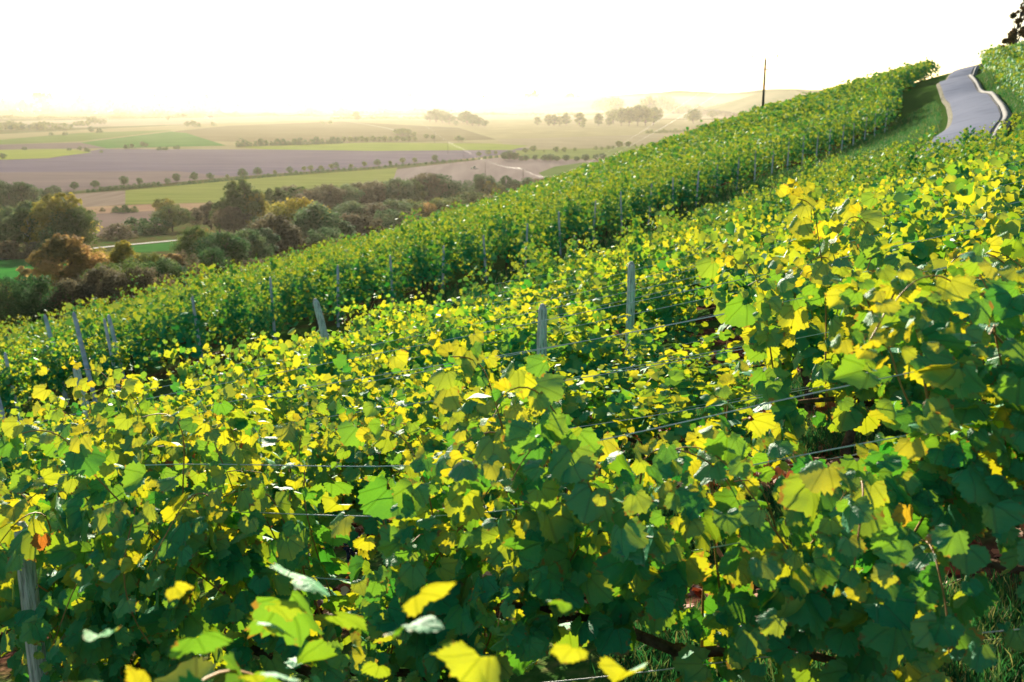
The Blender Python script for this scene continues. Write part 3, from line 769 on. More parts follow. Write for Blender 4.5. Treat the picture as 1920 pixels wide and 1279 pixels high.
def valley_path(name, px, wd, mat, lift=.3):
    c = smoothc([vhit(*p)[:2] for p in px], 8); t = np.gradient(c, axis=0); t /= np.linalg.norm(t, axis=1)[:, None]
    return ribbon(name, c, np.stack([t[:, 1], -t[:, 0]], 1), [-wd/2, wd/2], [0, 0], mat, lift)
valley_path('valley_road', [(-120, 497), (0, 488), (60, 482), (110, 476), (200, 465), (345, 451), (460, 440)], 2.6, M['concrete'])
valley_path('valley_road', [(185, 281), (230, 279), (330, 281), (430, 279)], 8, M['gravel'], .7)
valley_path('dirt_track', [(100, 364), (240, 352), (430, 334), (640, 318), (820, 304)], 2, M['gravel'], .7)
valley_path('dirt_track', [(640, 226), (720, 240), (760, 252)], 5, M['gravel'], .7)

# ------------------------------------------------------------------ trees
def foliage(name, C, Rr, n, size, mat, r_, squash=1.0, droop=.2):
    """leaf clumps: C (m,3) clump centres, Rr (m,) radii; n faces in all"""
    w_ = Rr**2; idx = r_.choice(len(C), n, p=w_/w_.sum())
    d = r_.normal(0, 1, (n, 3)); d /= np.linalg.norm(d, axis=1)[:, None]
    rad = Rr[idx]*np.clip(r_.normal(.86, .2, n), .25, 1.35)
    P = C[idx] + d*rad[:, None]*[1, 1, squash]
    nr = d + r_.normal(0, .55, (n, 3)) + [0, 0, .25]; tp = r_.normal(0, 1, (n, 3)) + [0, 0, -droop]
    sz = size*r_.uniform(.6, 1.4, n); Rm = frames(nr, tp)
    T = np.array([[0, -.5, 0], [.42, .0, -.1], [0, .55, 0], [-.42, .05, -.12]])
    Vv = np.einsum('nij,tj->nti', Rm, T)*sz[:, None, None] + P[:, None]
    i = np.arange(n)[:, None]*4; Fq = np.concatenate([i+[0, 1, 2], i+[0, 2, 3]])
    clump = r_.uniform(0, 1, len(C))
    rn = np.clip(.75*clump[idx]+.25*r_.uniform(0, 1, n), 0, 1)
    return npmesh(name, Vv.reshape(-1, 3), Fq, mat, np.repeat(rn, 4))
def tree_protos(seed, shape, n, size):
    """unit-height tree: trunk+limbs mesh and crown mesh"""
    r_ = np.random.default_rng(seed); t = MB()
    base = {'round': .24, 'tall': .16, 'bush': .02, 'cone': .10, 'poplar': .1, 'thin': .22}[shape]
    wid = {'round': .34, 'tall': .24, 'bush': .55, 'cone': .26, 'poplar': .12, 'thin': .2}[shape]
    z = np.linspace(-.05, .8, 8); tx = np.cumsum(r_.normal(0, .012, (8, 2)), 0); tx -= tx[0]
    t.tube(np.column_stack([tx, z]), np.linspace(.022, .005, 8), 7)
    C, Rr = [], []
    nl = {'round': 34, 'tall': 34, 'bush': 28, 'cone': 34, 'poplar': 16, 'thin': 16}[shape]
    for i in range(nl):
        u = (i+.5)/nl; zz = base + (0.97-base)*u
        if shape == 'cone': prof = wid*(1-u)**.8+.02
        elif shape == 'bush': prof = wid*math.sqrt(max(.02, 1-u*u))
        else: prof = wid*math.sqrt(max(.03, 1-(2*u-.95)**2))
        a = i*2.4+r_.normal(0, .4); d = prof*r_.uniform(.3, 1.08)
        cr = prof*r_.uniform(.18, .48)+.02
        c = np.array([math.cos(a)*d, math.sin(a)*d, zz+r_.normal(0, .02)]); C.append(c); Rr.append(cr)
        z0 = max(base*.7, zz-.18); p0 = np.array([*(np.array([np.interp(z0, z, tx[:, 0]), np.interp(z0, z, tx[:, 1])])), z0])
        m_ = (p0+c)/2+[0, 0, -.03]; t.tube([p0, m_, c], [.009, .006, .002], 5)
    C = np.array(C); Rr = np.array(Rr)
    tr = t.build('trunk', M['treebark']); tm = tr.data; bpy.data.objects.remove(tr)
    return tm, (C, Rr, n, size, seed)
M['treebark'] = noise_mat('tree_bark', (.05, .04, .035), (.12, .10, .085), 8, .95, .5)
M['birch'] = noise_mat('birch_bark', (.45, .44, .42), (.8, .79, .76), 6, .8)
def crown_mat(nm, a, b, c):
    a, b, c = [tuple(v*k for v, k in zip(q, (1.3, 1.4, 1.2))) for q in (a, b, c)]
    st = [(0, a), (.5, b), (1, c)]
    return leaf_mat('crown_'+nm, st, [(p, tuple(min(.8, v*2.0) for v in q)) for p, q in st], .3, .04, .8, hue_by_object=.3)
CM = {'dark green': crown_mat('dark', (.012, .035, .014), (.022, .055, .02), (.05, .08, .025)),
      'olive green': crown_mat('olive', (.03, .05, .015), (.06, .085, .025), (.12, .12, .03)),
      'grey-green': crown_mat('grey', (.03, .055, .03), (.055, .085, .04), (.11, .13, .06)),
      'orange-tinged': crown_mat('orange', (.06, .06, .025), (.18, .11, .04), (.38, .19, .08)),
      'golden': crown_mat('gold', (.05, .06, .015), (.17, .14, .025), (.32, .22, .04)),
      'purplish-brown': crown_mat('brown', (.035, .032, .022), (.065, .055, .035), (.12, .09, .055)),
      'rust-red': crown_mat('rust', (.025, .02, .01), (.05, .035, .015), (.11, .05, .02))}
_pc = {}
def tproto(shape, v, lod, kind):
    key = (shape, v, lod, kind)
    if key not in _pc:
        n, sz = {0: (6500, .034), 1: (1500, .062), 2: (330, .12)}[lod]
        tm, (C, Rr, n, sz, sd_) = tree_protos(hash_(shape)+v*13, shape, n, sz)
        fm = foliage('crown', C, Rr, n, sz*(1.3 if shape == 'bush' else 1), CM[kind], np.random.default_rng(sd_+1))
        _pc[key] = (tm, fm)
    return _pc[key]
def hash_(s): return sum(ord(c)*(i+3) for i, c in enumerate(s))
TREES = []
def tree(px, py, hpx, kind, shape, where, wide=1.0, name=None, pos=None, group=None):
    p = vhit(px, py) if pos is None else np.array(pos, float)
    p[2] = float(H(p[0], p[1])); zc = p[1]*cT - p[2]*sT; h = hpx*zc/F
    lod = 0 if hpx > 42 else (1 if hpx > 13 else 2)
    tm, fm = tproto(shape, int(rng.integers(3)), lod, kind)
    nm = name or ('bush' if shape == 'bush' else ('poplar_tree' if shape == 'poplar' else 'tree'))
    e = empty(nm, (p[0], p[1], p[2]-.02*h), rng.uniform(0, 6.28), (h*wide, h*wide, h))
    e['category'] = 'bush' if shape == 'bush' else 'tree'
    link('crown', fm, e)
    if lod < 2 or shape != 'bush': link('trunk', tm, e)
    TREES.append([px, kind, shape, where, e, group, hpx]); return e
W1 = 'in the wood below the vineyard'
K = ['dark green', 'olive green', 'grey-green', 'orange-tinged', 'golden', 'purplish-brown']
WL = [ # x, base y, height px, kind, shape, width
 (-8, 385, 52, 0, 'round', 1.3), (42, 384, 44, 0, 'round', 1.6), (66, 384, 34, 2, 'round', 1.3), (20, 388, 34, 0, 'bush', 1),
 (5, 452, 62, 4, 'round', 1.2), (28, 462, 76, 2, 'round', 1.3), (58, 470, 96, 2, 'tall', 1.4), (86, 472, 92, 0, 'round', 1.2), (122, 476, 118, 4, 'tall', 1.6), (150, 478, 92, 1, 'round', 1.4), (100, 488, 60, 0, 'bush', 1.0), (-15, 475, 60, 0, 'round', 1.2),
 (15, 486, 36, 5, 'bush', 1.6), (60, 486, 34, 5, 'bush', 1.6), (165, 500, 40, 3, 'bush', 1.2),
 (45, 540, 42, 3, 'thin', 1.4), (128, 575, 140, 3, 'tall', 1.5), (160, 570, 104, 3, 'round', 1.2), (185, 560, 96, 4, 'round', 1.3), (208, 580, 90, 1, 'round', 1.2), (240, 560, 112, 4, 'tall', 1.2),
 (20, 610, 88, 0, 'bush', 1.1), (80, 612, 96, 0, 'bush', 1.0), (5, 565, 40, 4, 'bush', 1), (140, 608, 80, 5, 'bush', 1.1), (195, 600, 92, 5, 'round', 1.3), (250, 588, 90, 1, 'bush', 1), (290, 570, 96, 1, 'round', 1.3), (275, 590, 84, 5, 'bush', 1.1), (325, 560, 88, 3, 'thin', 1.5), (310, 575, 86, 0, 'round', 1.4), (345, 558, 86, 5, 'bush', .9),
 (372, 520, 100, 1, 'round', 1.1), (388, 505, 80, 3, 'round', 1.0), (400, 545, 84, 0, 'bush', .9), (430, 530, 98, 0, 'round', 1.4), (470, 520, 96, 2, 'round', 1.2), (455, 500, 60, 2, 'round', 1.2), (500, 515, 92, 2, 'thin', 1.6), (520, 500, 100, 5, 'round', 1.3),
 (312, 424, 54, 4, 'tall', 1.6), (325, 434, 52, 1, 'round', 1.6), (255, 436, 30, 0, 'bush', 1.7), (290, 440, 34, 0, 'bush', 1.6), (225, 448, 30, 5, 'bush', 1.8), (370, 430, 42, 5, 'round', 1.3), (395, 436, 62, 5, 'thin', 1.4), (415, 440, 64, 1, 'thin', 1.5),
 (458, 440, 108, 1, 'tall', 1.3), (480, 440, 82, 4, 'tall', 1.3), (440, 446, 60, 5, 'round', 1.4), (500, 436, 50, 5, 'round', 1.4), (520, 420, 72, 1, 'tall', 1.5), (495, 450, 44, 0, 'bush', 1.6),
 (540, 478, 100, 4, 'round', 1.0), (568, 480, 112, 4, 'round', 1.35), (590, 486, 108, 2, 'round', 1.4), (550, 500, 74, 5, 'round', 1.4), (625, 478, 84, 2, 'tall', 1.6), (655, 470, 70, 5, 'round', 1.6), (610, 500, 74, 2, 'bush', 1.1),
 (545, 408, 60, 5, 'round', 1.5), (565, 410, 62, 1, 'tall', 1.6), (590, 415, 62, 5, 'round', 1.6), (620, 410, 66, 5, 'round', 1.4), (648, 405, 60, 2, 'round', 1.6), (672, 400, 58, 5, 'round', 1.6), (700, 395, 56, 5, 'round', 1.6), (722, 392, 54, 1, 'round', 1.3), (745, 395, 62, 2, 'round', 1.5), (775, 392, 58, 1, 'tall', 1.5), (802, 386, 64, 5, 'round', 1.5), (822, 384, 60, 0, 'round', 1.7), (850, 380, 36, 1, 'round', 1.6), (870, 378, 34, 2, 'round', 1.5), (900, 372, 46, 0, 'round', 1.5), (918, 374, 36, 4, 'tall', 1.5), (948, 362, 34, 0, 'round', 1.1), (965, 362, 26, 0, 'bush', 1.4), (990, 352, 20, 0, 'bush', 1.6), (1005, 350, 16, 5, 'bush', 1.5), (935, 366, 22, 1, 'bush', 1.5),
 (665, 440, 64, 2, 'round', 1.6), (700, 440, 62, 5, 'round', 1.7), (690, 470, 66, 5, 'bush', 1.2), (735, 430, 56, 2, 'round', 1.7), (770, 425, 52, 1, 'round', 1.8), (730, 452, 60, 2, 'bush', 1.2), (770, 450, 54, 5, 'bush', 1.2), (805, 424, 46, 3, 'bush', 1.1), (820, 420, 50, 1, 'bush', 1.3), (850, 412, 44, 1, 'round', 1.8), (885, 402, 44, 1, 'round', 1.9), (875, 420, 30, 4, 'bush', 1.3), (915, 394, 30, 4, 'bush', 1.6), (950, 384, 24, 1, 'bush', 1.6), (845, 432, 40, 1, 'bush', 1.2), (800, 445, 40, 2, 'bush', 1.4),
 (980, 372, 18, 1, 'bush', 1.8), (640, 520, 70, 5, 'bush', 1.0), (590, 520, 60, 1, 'bush', 1.2), (545, 530, 60, 0, 'bush', 1.2), (480, 545, 60, 5, 'bush', 1.1), (700, 495, 50, 0, 'bush', 1.2), (750, 475, 50, 1, 'bush', 1.2)]
for (x, y, h, k, s, w_) in WL:
    tree(x, y, h, K[k], s, W1, w_)
WLa = [(218, 400, 14, 0), (235, 401, 17, 0), (252, 400, 14, 1), (193, 398, 9, 5)]
for x, y, h, k in WLa: tree(x, y, h, K[k], 'bush', 'in the pink grass strip', 1.1)
# the thin white birch in the left clump
e = tree(60, 474, 70, 'golden', 'thin', W1, .8, name='birch_tree'); e['label'] = 'slender white-stemmed birch in front of the dark trees on the left'; e['category'] = 'birch'
for c in e.children:
    if c.name.startswith('trunk'):
        c.data = c.data.copy(); c.data.materials[0] = M['birch']; c.scale = (1.6, 1.6, 1)
TREES.pop()
RD = 'in the roadside row edging the purple field'
for x, y, h in ((140, 357, 17), (179, 354, 16), (232, 349, 19), (261, 347, 14), (314, 347, 13), (332, 342, 17), (364, 340, 18), (395, 338, 14), (426, 336, 9), (455, 334, 19), (484, 330, 17), (515, 328, 9), (543, 325, 13), (571, 322, 10), (583, 322, 12), (602, 320, 10), (622, 318, 11), (630, 317, 13), (658, 316, 9), (683, 314, 11), (708, 312, 14), (731, 309, 8), (755, 307, 12), (777, 306, 11), (816, 304, 14), (898, 294, 10), (916, 292, 11), (930, 291, 8)):
    tree(x, y, h, 'dark green' if h > 12 else 'olive green', 'round', RD, 1.25)
HD = 'in the low roadside hedge'
hx = [(78, 365, 12), (92, 364, 14), (104, 362, 16), (165, 360, 6), (176, 359, 6)] + [(x, 360-(x-165)*.0875, 7+2*math.sin(x*.7)) for x in range(190, 300, 9)] + [(x, 351-(x-300)*.095, 6+2*math.sin(x*.5)) for x in range(335, 640, 10)] + [(x, 320-(x-645)*.085, 5+1.5*math.sin(x*.5)) for x in range(645, 940, 11)]
for x, y, h in hx: tree(x, y+1, h, 'dark green', 'bush', HD, 1.35)
FC = 'in the tree line behind the ploughed field'
for x, y, h in ((945, 301, 16), (955, 302, 20), (965, 302, 16), (978, 303, 11), (985, 303, 13), (1003, 302, 12), (1022, 303, 14), (1032, 304, 16), (1045, 304, 12), (1062, 304, 14), (1082, 304, 11), (1098, 304, 15), (1118, 301, 12), (1130, 300, 13), (1152, 299, 11), (1170, 296, 10)):
    tree(x, y, h, 'dark green', 'round', FC, 1.5)
FU = 'in the upper line beyond the ploughed field'
for x, y, h in ((985, 288, 11), (1000, 286, 13), (1020, 286, 5), (1043, 287, 12), (1058, 287, 11), (1078, 284, 7), (1117, 282, 8), (1128, 282, 7), (1140, 281, 8), (1150, 280, 7), (1160, 278, 14), (1179, 277, 12), (1190, 276, 6), (1205, 275, 6)):
    tree(x, y, h, 'olive green', 'round', FU, 1.4)
OR = 'in the orchard row behind the green strip'
for j in range(13):
    tree(645+j*11, 268-j*.12, 12+math.sin(j*3), 'olive green', 'round', OR, 1.3)
for j in range(19):
    tree(448+j*10.4, 276-j*.35, 12+3*math.sin(j*1.9), 'dark green', 'bush', 'in the thicket left of the orchard', .95)
MC = 'in the small copse on the field rise'
for x, y, h in ((745, 254, 13), (755, 255, 15), (765, 256, 14), (776, 258, 11), (800, 261, 10), (812, 262, 9), (860, 266, 12), (866, 266, 9)): tree(x, y, h, 'olive green', 'round', MC, 1.5)
CP_ = 'in the copse with pale houses'
for x, y, h in ((806, 229, 22), (818, 230, 26), (830, 231, 24), (842, 233, 20), (868, 232, 20), (876, 234, 26), (886, 236, 22), (898, 237, 18), (908, 238, 13), (855, 236, 10)): tree(x, y, h, 'dark green', 'round', CP_, 1.5)
TW = 'in the tall group right of the village'
for x, y, h in ((1122, 212, 26), (1134, 213, 30), (1146, 214, 32), (1158, 216, 33), (1150, 233, 28), (1165, 236, 34), (1180, 236, 36), (1196, 236, 40), (1210, 236, 36), (1225, 235, 34), (1238, 214, 34), (1252, 212, 32), (1262, 214, 24), (1272, 215, 20), (1218, 218, 38), (1300, 232, 30), (1288, 214, 18), (1308, 216, 20)): tree(x, y, h, 'olive green', 'round', TW, 1.3)
TP = 'in the spaced tall trees by the village'
for x, y, h in ((1008, 235, 17), (1029, 236, 22), (1039, 236, 21), (1049, 236, 19), (1061, 235, 24), (1087, 236, 26), (1093, 240, 14), (1122, 236, 24), (1142, 236, 18), (1028, 202, 24), (1020, 201, 26), (1036, 203, 20), (1047, 203, 24), (1056, 203, 22), (1068, 204, 18), (1080, 203, 17), (1094, 205, 16), (1110, 207, 18)): tree(x, y, h, 'olive green', 'tall', TP, 1.4)
TL = 'among the scattered far trees on the left'
for x, y, h in ((315, 226, 9), (334, 223, 11), (344, 222, 10), (352, 238, 11), (362, 238, 12), (372, 238, 8), (412, 216, 9), (441, 216, 8), (400, 236, 8), (640+28, 224, 16), (650+20, 226, 12), (170, 232, 12), (178, 234, 14), (188, 234, 10), (196, 233, 9), (172, 249, 12), (186, 249, 8), (20, 244, 9), (42, 244, 11), (55, 243, 9), (70, 243, 10), (104, 241, 7), (122, 239, 9), (133, 240, 7), (96, 254, 6), (122, 254, 7), (46, 282, 7), (130, 283, 6), (150, 283, 9), (163, 285, 8), (236, 280, 9), (248, 279, 10), (268, 276, 11), (274, 277, 9), (300, 282, 7), (310, 282, 7), (332, 280, 8), (6, 299, 12), (190, 287, 5), (452, 262, 4), (620, 232, 6), (605, 232, 5)): tree(x, y, h, 'olive green' if y < 240 else 'dark green', 'bush' if h < 9 else 'round', TL, 1.4)
for j in range(14): tree(1214+j*7.5, 250-j*.25, 6+1.5*math.sin(j*2.1), 'olive green', 'bush', 'in the low far hedge below the tall trees', 1.4)
for j in range(7): tree(1336+j*24, 222-j*3.6, 15+4*math.sin(j*2.3), 'olive green', 'round', 'below the far ridge near the pole', 1.7)
# labels by kind and place
from collections import defaultdict
grp = defaultdict(list)
for t_ in TREES: grp[(t_[3], t_[1], t_[4]['category'])].append(t_)
for (where, kind, cat), L_ in grp.items():
    L_.sort(key=lambda q: q[0])
    for j, q in enumerate(L_):
        q[4]['group'] = 'trees and bushes '+where if where == W1 else cat+'s '+where
        if 'label' not in q[4]:
            adj = ' tall' if q[2] in ('tall', 'poplar') else (' thin-crowned' if q[2] == 'thin' else '')
            q[4]['label'] = (('leftmost' if j == 0 else ordw(j+1)+' from the left') + ', %s%s %s %s' % (kind, adj, cat, where)) if len(L_) > 1 else 'single %s%s %s %s' % (kind, adj, cat, where)
print('trees', len(TREES), 'meshes', len(_pc))
# far woods that read as one mass, toward the horizon
def far_wood(name, label, spans, seed):
    r_ = np.random.default_rng(seed); C, Rr = [], []
    for (x0, x1, y, h, wob) in spans:
        x = x0
        while x < x1:
            p = vhit(x, y+r_.uniform(-.8, .8)); zc = p[1]; hh = max(2, h+wob*math.sin(x*.09)+r_.normal(0, h*.25))*zc/F
            for q in range(5):
                C.append([p[0]+r_.normal(0, .4*hh), p[1]+r_.normal(0, hh), p[2]+hh*r_.uniform(.2, .85)]); Rr.append(hh*r_.uniform(.22, .42))
            x += r_.uniform(.5, 1.1)*h*.75
    C = np.array(C); Rr = np.array(Rr)
    n = len(C)*60; w_ = np.ones(len(C)); idx = np.repeat(np.arange(len(C)), 60)
    d = r_.normal(0, 1, (n, 3)); d /= np.linalg.norm(d, axis=1)[:, None]
    P = C[idx]+d*Rr[idx, None]*r_.uniform(.6, 1.1, n)[:, None]; sz = Rr[idx]*.75*r_.uniform(.5, 1.3, n)
    Rm = frames(d+r_.normal(0, .5, (n, 3)), r_.normal(0, 1, (n, 3)))
    T = np.array([[0, -.5, 0], [.42, .0, -.1], [0, .55, 0], [-.42, .05, -.12]])
    Vv = np.einsum('nij,tj->nti', Rm, T)*sz[:, None, None] + P[:, None]
    i = np.arange(n)[:, None]*4
    me = npmesh(name, Vv.reshape(-1, 3), np.concatenate([i+[0, 1, 2], i+[0, 2, 3]]), CM['olive green'], np.repeat(r_.uniform(0, 1, n), 4))
    tag(link(name, me), label, 'woodland', kind='stuff')
far_wood('distant_woodland', 'hazy woods and tree belts filling the far plain below the horizon', [(-40, 700, 209, 8, 3), (-40, 60, 209, 20, 5), (90, 420, 208.5, 17, 6), (430, 720, 208.5, 19, 6), (690, 1000, 207.5, 16, 6), (1000, 1120, 206, 18, 6), (-40, 130, 243, 7, 2), (-40, 420, 213, 4, 2), (100, 330, 206, 12, 3), (700, 1010, 206, 9, 3), (560, 800, 212, 5, 2), (1000, 1330, 203, 8, 3), (700, 1150, 216, 3, 1), (-40, 300, 222, 3, 1), (180, 700, 218, 3, 2), (620, 900, 223, 3, 1), (1150, 1500, 205, 12, 3), (1330, 1520, 211, 13, 4), (1345, 1500, 217, 5, 2), (-60, 160, 236, 5, 2)], 5)

# ------------------------------------------------------------------ far hills
def far_hill(px0, px1, pyb, dist, prof, name='hill'):
    xs = np.linspace(px0, px1, 40); u = np.linspace(0, 1, 40); hgt = np.interp(u, *zip(*prof))
    r_ = np.random.default_rng(int(px0)); hgt = hgt + r_.normal(0, .4, 40)*(hgt > 1)
    P = []; 
    for k, (fz, dy) in enumerate(((-.6, -.35), (0, -.2), (.75, -.07), (1, 0), (.6, .15), (-.5, .4))):
        for x, h in zip(xs, hgt):
            X = (x-960)/F*dist; z = -55 + max(0, (ray(x, pyb-h)[2]/ray(x, pyb-h)[1]*dist+55))*fz if fz > 0 else -55+fz*8
            P.append([X, dist*(1+dy), z])
    i = np.arange(5)[:, None]*40+np.arange(39)[None]; i = i.ravel()
    me = npmesh(name, P, np.stack([i, i+1, i+41, i+40], 1), noise_mat('hill_slopes', (.07, .10, .04), (.16, .15, .08), .004, .95), smooth=True)
    tag(link(name, me), kind='structure')
far_hill(1330, 1560, 205, 4600, [(0, 0), (.15, 12), (.35, 30), (.5, 37), (.62, 36), (.8, 20), (1, 4)])
far_hill(1020, 2200, 200, 8300, [(0, 0), (.12, 6), (.22, 20), (.3, 27), (.36, 34), (.42, 30), (.5, 38), (.6, 31), (.75, 44), (1, 40)])
far_hill(500, 1560, 200, 8200, [(0, 0), (.3, 8), (.6, 20), (.72, 30), (.82, 24), (1, 0)])

# ------------------------------------------------------------------ houses of the far villages
M['wall'] = noise_mat('pale_render', (.72, .68, .60), (.82, .78, .70), .5, .9)
M['roof'] = noise_mat('roof_tiles', (.22, .13, .10), (.35, .2, .15), 1.5, .9)
M['glass'] = noise_mat('window_glass', (.03, .04, .05), (.06, .07, .08), 1, .2)
HSE = []
def house(px, py, wpx, where, rz=.2):
    p = vhit(px, py); zc = p[1]; w_ = max(7, wpx*zc/F); d = w_*.7; h = w_*.38; rh = w_*.32
    e = empty('house', p, rz); e['category'] = 'house'; HSE.append((px, e, where))
    t = MB(); t.box((0, 0, h/2-.5), (w_, d, h+1)); t.build('wall', M['wall'], e, smooth=False)
    t = MB(); V = [(-w_/2-.4, -d/2-.4, h), (w_/2+.4, -d/2-.4, h), (w_/2+.4, d/2+.4, h), (-w_/2-.4, d/2+.4, h), (-w_/2-.4, 0, h+rh), (w_/2+.4, 0, h+rh)]
    t.add(V, [(0, 1, 5, 4), (2, 3, 4, 5), (0, 4, 3, 3), (1, 2, 5, 5), (0, 3, 2, 1)]); ro = t.build('roof', M['roof'], e, smooth=False)
    t = MB(); t.box((w_*.2, d*.12, h+rh*.9), (w_*.07, w_*.07, rh*.9)); c = t.build('chimney', M['roof'], ro, smooth=False)
    if wpx > 5:
        for k in (-.3, 0, .3):
            t = MB(); t.box((w_*k, -d/2-.03, h*.55), (w_*.11, .06, h*.3)); t.build('window', M['glass'], e, smooth=False)
for x, y, w_ in ((850, 213, 10), (858, 220, 7), (897, 207, 10), (1002, 208, 8), (1012, 207, 6), (1022, 209, 7), (1034, 208, 9), (1046, 210, 11), (1054, 208, 7), (1066, 207, 6), (1078, 206, 8), (990, 206, 6), (1090, 208, 6)): house(x, y, w_, 'in the bright village right of centre', .2+.7*math.sin(x))
for x, y, w_ in ((388, 222, 7), (396, 223, 9), (18, 211, 7), (40, 210, 6), (75, 210, 5), (120, 209, 6), (150, 211, 5), (207, 210, 8), (240, 211, 5), (290, 210, 6), (330, 209, 5), (470, 209, 6), (520, 210, 5), (600, 210, 6), (690, 211, 6), (730, 210, 5), (62, 213, 5), (180, 213, 5)): house(x, y, w_, 'in the washed-out far town on the left', .2+.7*math.sin(x))
hg = defaultdict(list)
for q in HSE: hg[q[2]].append(q)
for wh, L_ in hg.items():
    L_.sort(key=lambda q: q[0])
    for j, q in enumerate(L_):
        q[1]['label'] = ('leftmost' if j == 0 else ordw(j+1)+' from the left')+', tiny pale gabled house '+wh; q[1]['group'] = 'houses '+wh

# ------------------------------------------------------------------ valley power line, tractor, bird
PL = [(762, 223, 13, 30), (815, 268, 20, 0), (840, 289, 24, 0), (870, 306, 26, 0), (910, 333, 32, 0), (981, 345, 28, 0)]
tops = []
for j, (x, y, h, _) in enumerate(PL):
    p = vhit(x, y); p[2] = float(H(p[0], p[1])); zc = p[1]; hh = h*zc/F
    e = empty('power_pole', p); tag(e, ['farthest, faintest', 'second farthest', 'third farthest', 'fourth farthest', 'second nearest', 'nearest, rightmost'][j]+' thin power pole standing in the valley fields', 'power pole', 'power poles of the valley line')
    t = MB(); t.tube([(0, 0, -.5), (0, 0, hh)], [.22, .14], 8); t.build('pole', M['pole'], e)
    t = MB(); t.box((0, 0, hh-.3), (2.2, .14, .14)); t.build('crossarm', M['pole'], e, smooth=False)
    tops.append(p+[0, 0, hh-.1])
for j in range(len(tops)-1):
    for s in (-1, 1):
        wire(tops[j]+[s, 0, 0], tops[j+1]+[s, 0, 0], ('left' if s < 0 else 'right')+' cable of the %s span of the valley power line' % ordw(j+1), 'cables of the valley power line', r=.014, sag=1.5)['category'] = 'cable'
for s, a in ((-1.45, 0), (1.3, 1)):
    wire(tops[-1]+[s*.6, 0, 0], np.array([pp[0]+s, pp[1], gz+hh_up+.4]), ('left' if a == 0 else 'right')+' long cable sagging from the valley line up to the utility pole', 'cables up to the utility pole', r=.007, sag=9, n=40)['category'] = 'cable'
def tractor(px, py):
    p = vhit(px, py); p[2] = float(H(p[0], p[1]))+.3
    e = empty('tractor', p, .35); tag(e, 'small grey-green tractor working in the pale ploughed field', 'tractor')
    G1 = noise_mat('tractor_paint', (.05, .10, .07), (.07, .14, .09), 3, .4); T1 = noise_mat('tyre_rubber', (.02, .02, .02), (.04, .04, .04), 6, .9)
    t = MB(); t.box((-1.2, 0, 1.35), (2.2, .9, .8)); t.box((-2.35, 0, 1.25), (.12, .7, .6)); t.build('bonnet', G1, e, smooth=False)
    t = MB(); t.box((.6, 0, 1.0), (2.0, 1.1, .5)); t.build('chassis', G1, e, smooth=False)
    t = MB(); t.box((.7, 0, 2.75), (1.7, 1.5, .12))
    for sx in (-.05, 1.45):
        for sy in (-.65, .65): t.tube([(sx, sy, 1.2), (sx, sy, 2.7)], .05, 6)
    t.build('cab', G1, e, smooth=False)
    t = MB(); t.box((.7, 0, 2.0), (1.4, 1.2, 1.3)); t.build('cab_glass', M['glass'], e, smooth=False)
    for x, r, wd in ((1.1, .95, .5), (-1.7, .6, .35)):
        for s in (-1, 1):
            t = MB(); t.tube([(x, s*.95-wd/2, r), (x, s*.95-wd*.3, r), (x, s*.95+wd*.3, r), (x, s*.95+wd/2, r)], [r*.85, r, r, r*.85], 20); o = t.build('wheel', T1, e)
            t = MB(); t.tube([(x, s*.95-wd/2-.02, r), (x, s*.95+wd/2+.02, r)], r*.5, 14); t.build('rim', M['postw'], o)
    t = MB(); t.tube([(-.9, .3, 1.7), (-.9, .3, 2.6)], .05, 6); t.build('exhaust', T1, e)
    t = MB(); t.box((3.2, 0, .55), (1.6, 3.0, .25))
    for k in range(7): t.box((3.3, -1.35+k*.45, .25), (1.2, .08, .5))
    t.build('harrow', T1, e, smooth=False)
tractor(888, 318)
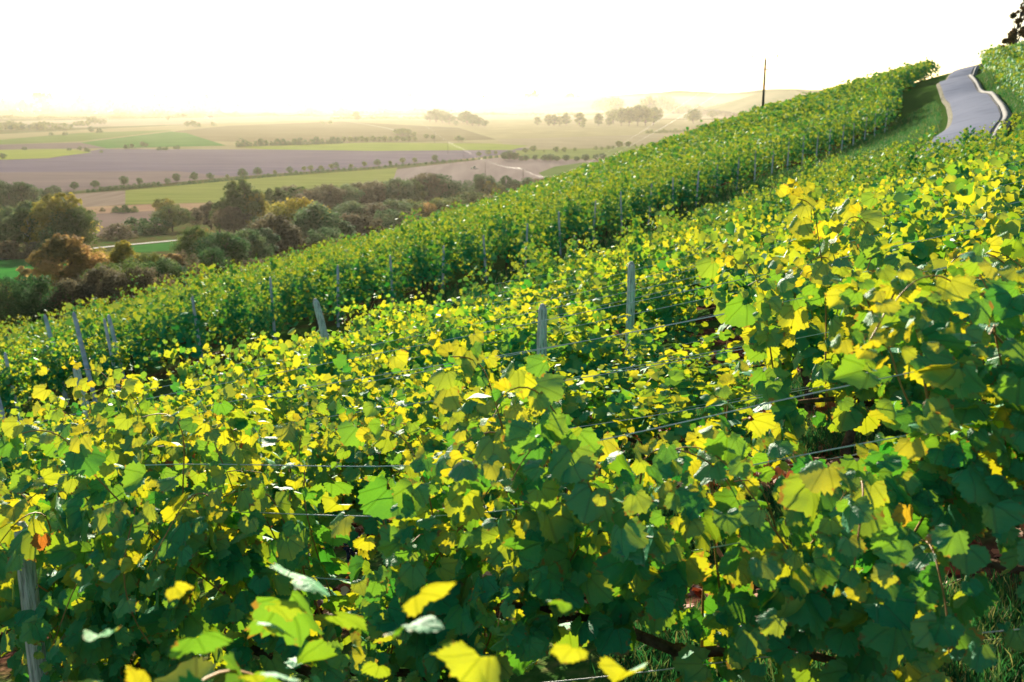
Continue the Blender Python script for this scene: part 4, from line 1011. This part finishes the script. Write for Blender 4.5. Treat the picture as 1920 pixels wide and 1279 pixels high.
# a bird in the bright sky
bp = pt(905.5, 181, 45); e = empty('bird', bp, .6); tag(e, 'tiny dark bird flying against the bright haze left of centre', 'bird')
BM = noise_mat('bird_feathers', (.02, .02, .02), (.05, .045, .04), 20, .8)
t = MB(); t.tube([(-.085, 0, .0), (-.05, 0, .005), (0, 0, 0), (.05, 0, .005), (.085, 0, .018), (.105, 0, .02), (.13, 0, .016)], [.004, .016, .026, .022, .015, .014, .002], 10)
for s in (-1, 1):
    t.add([(.035, s*.015, .01), (-.035, s*.015, .01), (-.03, s*.1, .045), (.03, s*.11, .05), (-.02, s*.2, .03), (-.035, s*.13, .035)], [(0, 1, 2, 3), (3, 2, 5, 4)])
t.add([(-.07, -.01, 0), (-.07, .01, 0), (-.14, .03, 0), (-.14, -.03, 0)], [(0, 1, 2, 3)]); t.build('body', BM, e)

# tree at the top right
tp = pt(1903, 132, 92); z0 = float(H(tp[0], tp[1]))
tm, (C, Rr, n_, s__, sd_) = tree_protos(901, 'cone', 9000, .03)
C = np.vstack([C, C[::2]*[1.15, 1.1, 1]+[0.02, -.02, .02]]); Rr = np.concatenate([Rr*.5, Rr[::2]*.42])
hT = pt(1908, 2, 92)[2]-z0
e = empty('tree', (tp[0], tp[1], z0), 1.2, (hT*1.15, hT*1.15, hT)); tag(e, 'reddish-brown irregular tree rising behind the hilltop vines at the top right corner', 'tree')
link('crown', foliage('crown', C, Rr, 12000, .026, CM['rust-red'], np.random.default_rng(4)), e); link('trunk', tm, e)

# ------------------------------------------------------------------ haze
hm, ns, ls = newmat('haze'); pv = N(ns, 'ShaderNodeVolumePrincipled'); pv.inputs['Color'].default_value = (1, .93, .78, 1); pv.inputs['Density'].default_value = HAZE
pv.inputs['Anisotropy'].default_value = .6
o = N(ns, 'ShaderNodeOutputMaterial'); ls.new(pv.outputs[0], o.inputs['Volume'])
zl, zh = float(GZ.min())-12, max(float(GZ[np.hypot(GX, GY) < 400].max()), 40)+8
zh = max(zh, float(GZ.max())+5)
x0, x1, y0, y1 = float(gx[0])-20, float(gx[-1])+20, float(gy[0])-20, float(gy[-1])+20
V = [(x, y, z) for x in (x0, x1) for y in (y0, y1) for z in (zl, zh)]
me = npmesh('haze', V, [(0, 1, 3, 2), (4, 6, 7, 5), (0, 4, 5, 1), (2, 3, 7, 6), (0, 2, 6, 4), (1, 5, 7, 3)], hm)
tag(link('haze', me), 'pale golden evening haze filling the valley', 'haze', kind='stuff')
print('haze top', zh, 'bottom', zl)
